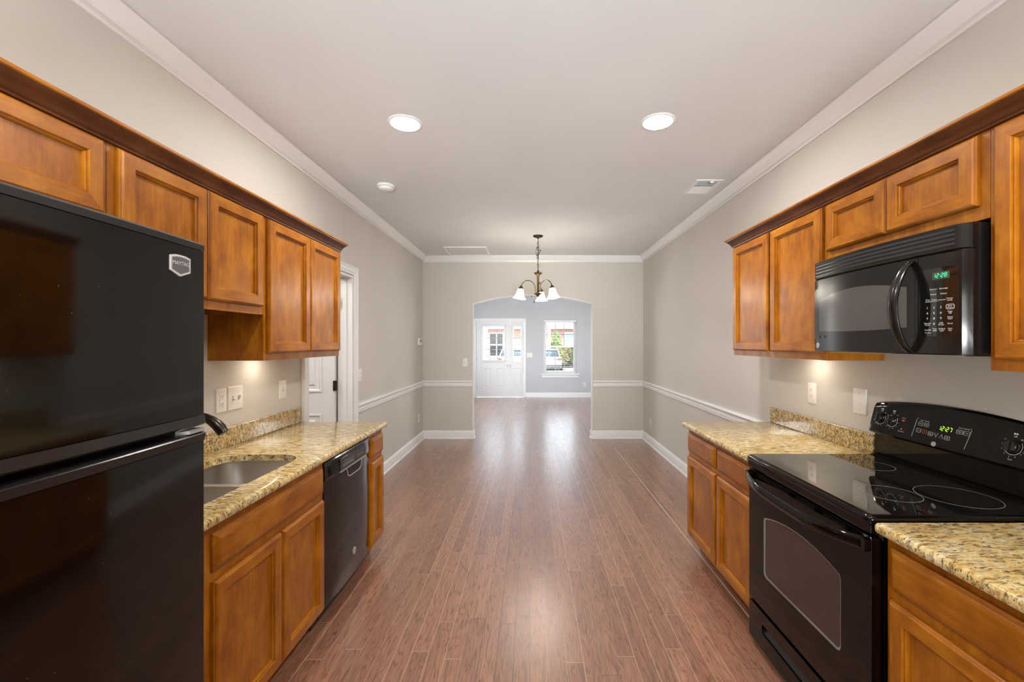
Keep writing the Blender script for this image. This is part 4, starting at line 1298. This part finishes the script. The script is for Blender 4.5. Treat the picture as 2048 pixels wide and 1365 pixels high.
# thermostat
th = empty('thermostat', left_wall(6.22, 1.455, 0), 'small white thermostat on the left dining wall near the corner', 'thermostat')
MB(left_wall).plate(rrect(6.15, 6.29, 1.405, 1.505, 0.012, 4), [], 0.0005, 0.026).build('housing', M_TRIM, th, bevel=0.003)
MB(left_wall).box(6.185, 6.25, 1.448, 1.488, 0.0258, 0.027).build('screen', M_DKGREY, th)

# ------------------------------------------------------------------ ceiling fittings
def ceil_T(cx, cy): return lambda a, b, h: (cx + a, cy + b, CEIL - h)
dl = empty('recessed_light', (-0.744, 2.545, CEIL), 'left of the two lit recessed ceiling lights', 'ceiling light', 'recessed ceiling lights')
t = ceil_T(-0.744, 2.545)
MB(t).lathe([(0.100, 0.0005), (0.100, 0.003), (0.092, 0.006), (0.084, 0.007), (0.082, 0.002), (0.082, 0.0005)], 32, cap=False).build('trim_ring', M_TRIM, dl, smooth=40)
MB(t).lathe([(0.082, 0.0015), (0.080, 0.0065), (0.060, 0.0095), (0.0, 0.0115)], 32, cap=True).build('lens', M_LAMP, dl, smooth=60)
dup(dl, (0.745, 2.525, CEIL), 'right of the two lit recessed ceiling lights')
dup(dl, (-0.744, 0.40, CEIL), 'added unseen recessed ceiling light of the near pair, above the refrigerator side')  # near pair is out of view, added to brighten the near cabinets
dup(dl, (0.745, 0.40, CEIL), 'added unseen recessed ceiling light of the near pair, above the right worktop side')

sm = empty('smoke_detector', (-1.197, 3.55, CEIL), 'round white smoke detector on the ceiling near the left crown', 'smoke detector')
t = ceil_T(-1.197, 3.55)
MB(t).lathe([(0.070, 0.0005), (0.072, 0.006), (0.070, 0.017), (0.058, 0.021), (0.0, 0.021)], 28).build('base', M_TRIM, sm, smooth=40)
MB(t).lathe([(0.055, 0.021), (0.057, 0.026), (0.054, 0.038), (0.045, 0.043), (0.0, 0.044)], 28).build('cover', M_TRIM, sm, smooth=40)

vn = empty('ceiling_vent', (1.42, 3.575, CEIL), 'white ceiling air vent with dark opening near the right crown', 'vent')
t = ceil_T(0, 0)
vx0, vx1, vy0, vy1 = 1.315, 1.535, 3.415, 3.745
MB(t).plate(rect(vx0, vx1, vy0, vy1), [rect(vx0 + 0.032, vx1 - 0.032, vy0 + 0.030, vy1 - 0.034)], 0.0005, 0.008).build('frame', M_TRIM, vn, bevel=0.003)
MB(t).box(vx0 + 0.030, vx1 - 0.030, vy0 + 0.03, vy1 - 0.03, 0.0003, 0.0010).build('duct_opening', M_BLACKM, vn)
vl = MB(t)
for k in range(9):
    y = 3.565 + 0.017 * k
    vl.add([(vx0 + 0.032, y, 0.0015), (vx1 - 0.032, y, 0.0015), (vx1 - 0.032, y + 0.017, 0.0075), (vx0 + 0.032, y + 0.017, 0.0075)], [(0, 1, 2, 3)])
for k in range(6):
    y = 3.452 + 0.017 * k
    vl.add([(vx0 + 0.032, y, 0.0075), (vx1 - 0.032, y, 0.0075), (vx1 - 0.032, y + 0.004, 0.0015), (vx0 + 0.032, y + 0.004, 0.0015)], [(0, 1, 2, 3)])
vl.build('louver', M_TRIM, vn)
MB(t).box(1.435, 1.462, 3.435, 3.455, 0.006, 0.020).build('damper_lever', M_TRIM, vn, bevel=0.002)

at = empty('ceiling_access_panel', (-0.905, 6.075, CEIL), 'square white access panel in the ceiling above the arch wall', 'panel')
ax0, ax1, ay0, ay1 = -1.19, -0.60, 5.80, 6.365
MB(t).plate(rect(ax0, ax1, ay0, ay1), [rect(ax0 + 0.03, ax1 - 0.03, ay0 + 0.03, ay1 - 0.03)], 0.0005, 0.014).build('frame', M_TRIM, at, bevel=0.004)
MB(t).box(ax0 + 0.034, ax1 - 0.034, ay0 + 0.034, ay1 - 0.034, 0.0005, 0.006).build('hatch', M_CEIL, at, bevel=0.002)

# under-cabinet lamps (the warm pools of light on both side walls)
def puck(side, y, z, h, label):
    T = SIDE[side]
    r = empty('under_cabinet_light', T(y, z, h), label, 'lamp')
    pl = lambda a, b, hh: T(a, z - hh, b)
    MB(pl).lathe([(0.036, 0.0005), (0.036, 0.010), (0.031, 0.013), (0.031, 0.0125), (0.0, 0.0125)], 24, (y, h, 0)).build('housing', M_STEEL, r, smooth=40)
    MB(pl).lathe([(0.029, 0.0127), (0.027, 0.0145), (0.0, 0.0155)], 24, (y, h, 0)).build('lens', M_PUCK, r, smooth=60)
puck('L', 2.50, 1.379, 0.12, 'small round lamp under the tall left wall cabinet')
puck('R', 2.50, 1.384, 0.12, 'small round lamp under the far right wall cabinet')

# ------------------------------------------------------------------ chandelier
CX, CY = 0.085, 5.22
ch = empty('chandelier', (CX, CY, CEIL), 'bronze chandelier with three lit bell shades hanging before the arch', 'chandelier')
cT = lambda a, b, h: (CX + a, CY + b, h)
MB(cT).lathe([(0.0, CEIL - 0.0005), (0.062, CEIL - 0.0005), (0.062, CEIL - 0.008), (0.052, CEIL - 0.018), (0.018, CEIL - 0.026), (0.008, CEIL - 0.036), (0.0, CEIL - 0.036)], 28).build('canopy', M_BRONZE, ch, smooth=40)
chn = MB(cT)
z, k = CEIL - 0.036, 0
while z > 2.315:
    pts = []
    for q_ in range(16):
        t = 2 * math.pi * q_ / 16
        u, v = 0.0085 * math.cos(t), 0.021 * math.sin(t)
        pts.append((u, 0, z - 0.019 + v) if k % 2 else (0, u, z - 0.019 + v))
    chn.tube(pts, 0.0026, 6, closed=True)
    z -= 0.0345
    k += 1
chn.build('chain', M_BRONZE, ch, smooth=60)
rnd = random.Random(4)
co = MB(cT)
pts = [(0.004, 0.004, CEIL - 0.03)]
n = 220
for q_ in range(n):
    t = q_ / n
    zc = CEIL - 0.04 - 0.385 * t
    ex = math.exp(-((t - 0.42) / 0.15) ** 2)
    a_ = 2 * math.pi * 9 * t
    pts.append((0.006 * math.cos(a_ * 0.5) + 0.027 * ex * math.cos(a_), 0.006 * math.sin(a_ * 0.5) + 0.027 * ex * math.sin(a_), zc + 0.05 * ex * math.sin(a_ * 1.3)))
pts.append((0, 0, 2.30))
co.tube(pts, 0.0022, 6)
co.build('cord', M_BRONZE, ch, smooth=60)
MB(cT).lathe([(0.0, 2.315), (0.010, 2.315), (0.012, 2.300), (0.050, 2.290), (0.052, 2.283), (0.040, 2.276), (0.026, 2.262), (0.018, 2.248), (0.013, 2.240), (0.0125, 2.060), (0.020, 2.048), (0.050, 2.042), (0.052, 2.034), (0.030, 2.022), (0.020, 2.010), (0.012, 2.002), (0.008, 1.994), (0.0, 1.990)], 24).build('column', M_BRASS, ch, smooth=45)
for ang in (79, -41, -161):
    ca, sa = math.cos(math.radians(ang)), math.sin(math.radians(ang))
    aT = lambda a, b, h, ca=ca, sa=sa: (CX + a * ca - b * sa, CY + a * sa + b * ca, h)
    path = []
    for q_ in range(13):
        t = math.pi * (1 - q_ / 12)
        path.append((0.125 + 0.088 * math.cos(t), 0, 2.100 + 0.090 * math.sin(t)))
    path = [(0.030, 0, 2.040), (0.034, 0, 2.068)] + path + [(0.216, 0, 2.125 - 0.03)]
    arm = MB(aT).tube(path, 0.0055, 8).build('arm', M_BRASS, ch, smooth=60)
    tilt = math.radians(9)
    def sT(a, b, h, aT=aT, tilt=tilt):
        # shade frame: origin at the socket top, axis leaning outwards towards the bottom
        return aT(0.214 + a * math.cos(tilt) - h * math.sin(tilt), b, 2.112 + a * math.sin(tilt) * 1.0 + h * math.cos(tilt))
    MB(sT).lathe([(0.0, 0.014), (0.008, 0.014), (0.014, 0.004), (0.024, -0.010), (0.030, -0.022), (0.031, -0.030), (0.0, -0.030)], 20).build('socket_cup', M_BRASS, arm, smooth=45)
    sh = MB(sT)
    outp = [(0.029, -0.028), (0.034, -0.040), (0.039, -0.060), (0.044, -0.085), (0.053, -0.112), (0.066, -0.132), (0.078, -0.143)]
    sh.lathe(outp + [(r - 0.003, z_) for r, z_ in outp[::-1]], 28, cap=False)
    sh.build('shade', M_SHADE, ch, smooth=60)
    MB(sT).lathe([(0.010, -0.030), (0.012, -0.055), (0.026, -0.085), (0.028, -0.105), (0.018, -0.122), (0.0, -0.126)], 16).build('bulb', M_SHADE, ch, smooth=60)

# ceiling fan of the living room: only its pull chains show under the arch
fn = empty('ceiling_fan', (0.06, 9.0, CEIL), 'white ceiling fan in the living room, its pull chains showing under the arch', 'ceiling fan')
fT = lambda a, b, h: (0.06 + a, 9.0 + b, h)
MB(fT).lathe([(0.0, CEIL - 0.0005), (0.07, CEIL - 0.0005), (0.06, CEIL - 0.03), (0.02, CEIL - 0.04), (0.02, CEIL - 0.07), (0.10, CEIL - 0.08), (0.11, CEIL - 0.14), (0.06, CEIL - 0.16), (0.0, CEIL - 0.16)], 24).build('motor_housing', M_TRIM, fn, smooth=40)
for k in range(5):
    a_ = math.radians(72 * k + 10)
    bT = lambda a, b, h, c=math.cos(a_), s_=math.sin(a_): fT(a * c - b * s_, a * s_ + b * c, h)
    MB(bT).plate([(0.09, -0.02), (0.2, -0.055), (0.62, -0.07), (0.66, -0.04), (0.66, 0.04), (0.62, 0.07), (0.2, 0.055), (0.09, 0.02)], [], CEIL - 0.122, CEIL - 0.114).build('blade', M_TRIM, fn)
for dx, dy, zb_ in ((-0.045, 0.0, 2.42), (0.005, -0.03, 2.295)):
    m = MB(fT)
    m.tube([(dx, dy, CEIL - 0.16), (dx, dy, zb_ + 0.02)], 0.0012, 6)
    m.lathe([(0.0, zb_ + 0.028), (0.006, zb_ + 0.022), (0.010, zb_ - 0.01), (0.008, zb_ - 0.022), (0.0, zb_ - 0.026)], 12, (dx, dy, 0))
    m.build('pull_chain', M_BLACKM, fn, smooth=50)

# ------------------------------------------------------------------ blinds
def blind(x0, x1, z0, z1, h, n, label, wand=True):
    root = empty('window_blind', front_wall((x0 + x1) / 2, z1, h), label, 'blind')
    MB(front_wall).box(x0 - 0.012, x1 + 0.012, z1 - 0.045, z1 + 0.008, h - 0.016, h + 0.034).build('head_rail', M_BLIND, root, bevel=0.004)
    MB(front_wall).box(x0, x1, z0, z0 + 0.022, h - 0.010, h + 0.022).build('bottom_rail', M_BLIND, root, bevel=0.003)
    s = MB(front_wall)
    for k in range(n):
        z = z0 + 0.035 + (z1 - 0.06 - z0 - 0.035) * k / (n - 1)
        s.box(x0, x1, z - 0.0016, z + 0.0016, h - 0.016, h + 0.028)
    s.build('slats', M_BLIND, root)
    c = MB(front_wall)
    for q_ in (0.16, 0.84):
        x = x0 + (x1 - x0) * q_
        c.box(x - 0.0012, x + 0.0012, z0, z1, h + 0.028, h + 0.030)
    c.build('ladder_cord', M_BLIND, root)
    if wand:
        MB(front_wall).tube([(x0 + 0.075, z1 - 0.05, h + 0.036), (x0 + 0.075, z1 - 0.55, h + 0.036)], 0.005, 6).build('tilt_wand', M_DKGREY, root)
blind(WX0 + 0.012, WX1 - 0.012, WZ0 + 0.002, WZ1 - 0.012, -0.045, 27, 'white slatted blind hanging open in the living room window')
blind(lite[0] + 0.0, lite[1] - 0.0, lite[2] - 0.02, lite[3] + 0.035, 0.018, 21, 'white slatted blind on the glass of the white front door', False)

# ------------------------------------------------------------------ outside
GZ0 = -0.38
structure(MB().box(-14, 16, YF + 0.12, 60, GZ0 - 0.2, GZ0).build('ground', M_CONC))
tag(MB().box(-3.0, 4.0, YF + 0.14, 13.4, GZ0 + 0.001, -0.02).build('porch_slab', M_CONC), 'concrete porch slab outside the front door', 'porch')
def on(px, y): return (px - VP_X) * y / F_PX
def oz(py, y): return CAM_Z - (py - VP_Y) * y / F_PX
# porch post seen through the door
yp = 13.0
pc = empty('porch_post', (on(971, yp), yp, -0.02), 'white porch post seen through the left of the front door glass', 'post')
x = on(971, yp)
MB().box(x - 0.062, x + 0.062, yp - 0.062, yp + 0.062, 0.10, 2.62).build('shaft', M_TRIM, pc, bevel=0.006)
MB().box(x - 0.085, x + 0.085, yp - 0.085, yp + 0.085, -0.02, 0.10).box(x - 0.085, x + 0.085, yp - 0.085, yp + 0.085, 2.62, 2.72).build('cap_and_base', M_TRIM, pc, bevel=0.006)
# the brick block across the street
YBK = 36.5
bk = empty('brick_house', (0, YBK, GZ0), 'red brick row house across the street seen through the windows', 'house')
M_ROOF = simple('grey_shingle', (0.16, 0.155, 0.15), 0.9)
M_WINDK = simple('dark_window_pane', (0.02, 0.022, 0.025), 0.08)
M_WINBL = simple('pale_blue_window_pane', (0.24, 0.36, 0.42), 0.15)
M_SOFF = simple('white_soffit', (0.72, 0.72, 0.71), 0.6)
win_far = [(on(980, YBK), on(1006, YBK), oz(713, YBK), oz(667, YBK)), (on(1131, YBK), on(1153, YBK), oz(692, YBK), oz(667, YBK)), (4.8, 5.9, 0.6, 2.2), (-6.4, -5.2, 0.6, 2.2)]
MB(lambda a, b, h: (a, YBK - h, b)).plate(rect(-12, 14, GZ0, 2.6), [rect(*w) for w in win_far], -0.3, 0.0).build('wall', M_BRICK, bk)
for i, w in enumerate(win_far):
    T = lambda a, b, h: (a, YBK - h, b)
    f = MB(T).plate(rect(w[0] - 0.08, w[1] + 0.08, w[2] - 0.08, w[3] + 0.08), [rect(w[0] + 0.03, w[1] - 0.03, w[2] + 0.03, w[3] - 0.03)], -0.10, 0.03)
    mid = (w[2] + w[3]) / 2
    f.box(w[0], w[1], mid - 0.04, mid + 0.04, -0.09, 0.0)
    if i == 0: f.box((w[0] + w[1]) / 2 - 0.03, (w[0] + w[1]) / 2 + 0.03, w[2], w[3], -0.09, 0.0)
    f = f.build('window', M_SOFF, bk)
    MB(T).box(w[0], w[1], w[2], w[3], -0.08, -0.06).build('pane', M_WINDK if i == 0 else M_WINBL, f)
MB().box(-12.3, 14.3, YBK - 0.6, YBK + 0.2, 2.6, 2.85).build('eaves', M_SOFF, bk)
MB(lambda a, b, h: (h, a, b)).plate([(YBK - 0.7, 2.86), (YBK + 8.5, 2.86), (YBK + 8.0, 3.0), (YBK + 0.5, 2.98)], [], -12.4, 14.4).build('roof', M_ROOF, bk)
MB().box(-12.3, 14.3, YBK - 0.72, YBK - 0.6, 2.70, 2.86).build('gutter', M_SOFF, bk)
# brick pier of the neighbour's porch with white trim
yq = 32.6
pr = empty('brick_pier', (on(1093, yq), yq, GZ0), 'red brick pier with white trim seen at the left of the front window', 'pier')
MB().box(on(1086, yq), on(1098, yq), yq, yq + 0.45, GZ0, oz(652, yq)).build('pier', M_BRICK, pr)
MB().box(on(1098.3, yq), on(1101.5, yq), yq + 0.02, yq + 0.40, GZ0, oz(650, yq)).build('trim_board', M_SOFF, pr)

# ---- greenery: trunk and a crown of leaves
ZBED = GZ0 + 0.122
def leafy(name, cx, cy, z0, shape, n, mat, stem_mat, label, cat, seed, leaf=0.10, flowers=None):
    """shape(t, a) -> radius at relative height t"""
    r = random.Random(seed)
    root = empty(name, (cx, cy, ZBED), label, cat)
    h = shape['h']
    MB().tube([(cx, cy, ZBED), (cx + 0.02, cy, z0 + h * 0.35), (cx, cy, z0 + h * 0.7)], [0.07, 0.05, 0.02], 8).build('stem', stem_mat, root, smooth=50)
    m, fl = MB(), MB()
    for k in range(n):
        t = r.random() ** 0.9
        a = r.random() * 2 * math.pi
        rad = shape['r'](t) * (0.72 + 0.30 * r.random() ** 0.6) * (1 + 0.16 * math.sin(3 * a + 9 * t))
        c = Vector((cx + rad * math.cos(a), cy + rad * math.sin(a), z0 + t * h))
        u = Vector((r.uniform(-1, 1), r.uniform(-1, 1), r.uniform(-0.6, 1))).normalized()
        v = u.cross(Vector((r.uniform(-1, 1), r.uniform(-1, 1), r.uniform(-1, 1)))).normalized()
        s = leaf * r.uniform(0.6, 1.3)
        tgt = fl if flowers and r.random() < 0.10 and t > 0.3 else m
        w = u.cross(v) * s * 0.12
        tgt.add([tuple(c - u * s), tuple(c - v * s * 0.5 + w), tuple(c + u * s), tuple(c + v * s * 0.5 + w)], [(0, 1, 2, 3)])
    core = MB()
    core.lathe([(shape['r'](t / 8) * 0.70 + 0.001, z0 + h * t / 8) for t in range(9)], 12, (cx, cy, 0))
    m.v, m.f, m.m = m.v + core.v, m.f + [tuple(i + len(m.v) for i in f) for f in core.f], m.m + [0] * len(core.f)
    m.build('foliage', mat, root)
    if flowers: fl.build('blossom', flowers, root)
    return root
M_LEAFP = leaf_mat('pale_leaves', (0.20, 0.28, 0.11), (0.40, 0.48, 0.24))
M_LEAFD = leaf_mat('dark_leaves', (0.05, 0.09, 0.025), (0.16, 0.20, 0.07))
M_LEAFY = leaf_mat('olive_leaves', (0.14, 0.15, 0.05), (0.34, 0.32, 0.14))
M_BARK = simple('bark', (0.10, 0.065, 0.04), 0.9)
M_FLOW = simple('red_blossom', (0.50, 0.10, 0.06), 0.6)
ya = 34.3
leafy('conical_tree', on(1112, ya), ya, oz(712, ya), {'h': oz(662, ya) - oz(712, ya), 'r': lambda t: 0.70 * (1 - t) ** 0.75 + 0.03}, 1500, M_LEAFP, M_BARK, 'pale green conical tree before the brick house, behind the grey car', 'tree', 3)
ya = 33.4
leafy('flowering_shrub', on(1142, ya), ya, ZBED + 0.12, {'h': 1.25, 'r': lambda t: 0.66 * math.sqrt(max(0.0, 1 - (1.6 * t - 0.6) ** 2)) + 0.02}, 1200, M_LEAFD, M_BARK, 'dark green shrub with red blossom at the right of the front window', 'shrub', 5, 0.09, M_FLOW)
leafy('olive_shrub', on(1123, 32.0), 32.0, ZBED + 0.12, {'h': 1.35, 'r': lambda t: 0.48 * math.sqrt(max(0.0, 1 - (1.6 * t - 0.6) ** 2)) + 0.02}, 900, M_LEAFY, M_BARK, 'olive green shrub just beyond the grey car', 'shrub', 6, 0.09)
M_MULCH = paint('dark_mulch', (0.045, 0.034, 0.028), 0.95, 0.5, 40)
tag(MB().box(1.5, 8.0, 31.2, 35.9, GZ0 + 0.001, GZ0 + 0.12).build('planting_bed', M_MULCH, bevel=0.03), 'dark mulched planting bed before the brick house', 'flower bed')

# ---- parked cars, seen from behind
M_CARS = simple('silver_car_paint', (0.34, 0.36, 0.38), 0.25, metal=0.5, coat=0.6)
M_CARW = simple('white_car_paint', (0.72, 0.73, 0.74), 0.25, coat=0.6)
M_CARG = simple('car_glass', (0.03, 0.045, 0.055), 0.05)
M_TYRE = simple('tyre_rubber', (0.015, 0.015, 0.015), 0.8)
M_TAIL = simple('red_tail_lamp', (0.55, 0.02, 0.025), 0.15)
M_BUMP = simple('dark_bumper_plastic', (0.05, 0.05, 0.055), 0.5)
def car(cx, y, paintm, label, yaw=0.0):
    root = empty('parked_car', (cx, y + 2.2, GZ0), label, 'car')
    c, s = math.cos(yaw), math.sin(yaw)
    T = lambda a, b, h: (cx + a * c - b * s, y + a * s + b * c, GZ0 + h)     # a across, b forward from the rear bumper, h up
    st = [(0.00, 0.74, 0.34, 0.70), (0.05, 0.80, 0.28, 0.90), (0.30, 0.86, 0.24, 0.97), (0.9, 0.89, 0.22, 0.95), (2.2, 0.90, 0.22, 0.92), (3.3, 0.89, 0.22, 0.88), (4.0, 0.84, 0.24, 0.76), (4.3, 0.76, 0.28, 0.64), (4.38, 0.66, 0.34, 0.52)]
    m = MB(T)
    lo = []
    for b, w, z0, z1 in st:
        zm_ = z0 + (z1 - z0) * 0.55
        lo.append([(-w * 0.94, b, z0), (-w, b, z0 + 0.08), (-w, b, zm_), (-w * 0.95, b, z1 - 0.04), (-w * 0.86, b, z1), (w * 0.86, b, z1), (w * 0.95, b, z1 - 0.04), (w, b, zm_), (w, b, z0 + 0.08), (w * 0.94, b, z0)])
    m.loft(lo)
    m.build('body', paintm, root, smooth=45)
    gh = [(0.42, 0.74, 0.72, 0.96, 0.98), (1.05, 0.74, 0.60, 0.95, 1.36), (2.15, 0.74, 0.60, 0.93, 1.40), (3.15, 0.74, 0.70, 0.90, 0.94)]
    g = MB(T)
    g.loft([[(-w0, b, z0), (-w1, b, z1 - 0.02), (-w1 + 0.05, b, z1), (w1 - 0.05, b, z1), (w1, b, z1 - 0.02), (w0, b, z0)] for b, w0, w1, z0, z1 in gh])
    g.build('windows', M_CARG, root, smooth=35)
    rf = MB(T)
    rf.loft([[(-0.58, b, z), (-0.50, b, z + 0.03), (0.50, b, z + 0.03), (0.58, b, z)] for b, z in ((0.98, 1.335), (1.1, 1.372), (1.6, 1.40), (2.1, 1.405), (2.3, 1.37))])
    for sgn in (-1, 1):
        rf.tube([(sgn * 0.73, 0.42, 0.97), (sgn * 0.605, 1.03, 1.35)], 0.04, 6)
        rf.tube([(sgn * 0.615, 2.2, 1.385), (sgn * 0.72, 3.1, 0.93)], 0.035, 6)
        rf.tube([(sgn * 0.605, 1.03, 1.37), (sgn * 0.615, 2.2, 1.395)], 0.035, 6)
    rf.build('roof', paintm, root, smooth=50)
    for sgn in (-1, 1):
        MB(T).loft([[(sgn * 0.54, b, 0.74), (sgn * 0.81, b + 0.02, 0.74), (sgn * 0.80, b + 0.03, 0.90), (sgn * 0.58, b + 0.02, 0.88)] for b in (-0.012, 0.20)]).build('tail_lamp', M_TAIL, root)
        for b in (0.85, 3.45):
            w = MB(T)
            w.lathe([(0.0, sgn * 0.72), (0.28, sgn * 0.72), (0.315, sgn * 0.75), (0.315, sgn * 0.88), (0.28, sgn * 0.905), (0.0, sgn * 0.90)], 20, (0, b, 0.315), axis='a')
            w.build('wheel', M_TYRE, root, smooth=40)
    bp_ = MB(T).loft([[(-w, b, 0.30), (-w, b, 0.46), (w, b, 0.46), (w, b, 0.30)] for b, w in ((-0.03, 0.68), (0.02, 0.80), (0.3, 0.875))])
    bp_.build('bumper', M_BUMP, root, bevel=0.02)
    MB(T).box(-0.16, 0.16, -0.035, -0.008, 0.56, 0.68).build('number_plate', M_SOFF, root)
    return root
car(1.05, 26.4, M_CARS, 'silver grey sedan parked with its rear to the front window', math.radians(-3))
car(-1.24, 26.6, M_CARW, 'white sedan parked with its rear seen through the door glass and sidelight')
car(-3.62, 26.5, M_CARW, 'white car with red tail lamp seen at the lower left of the front door glass')
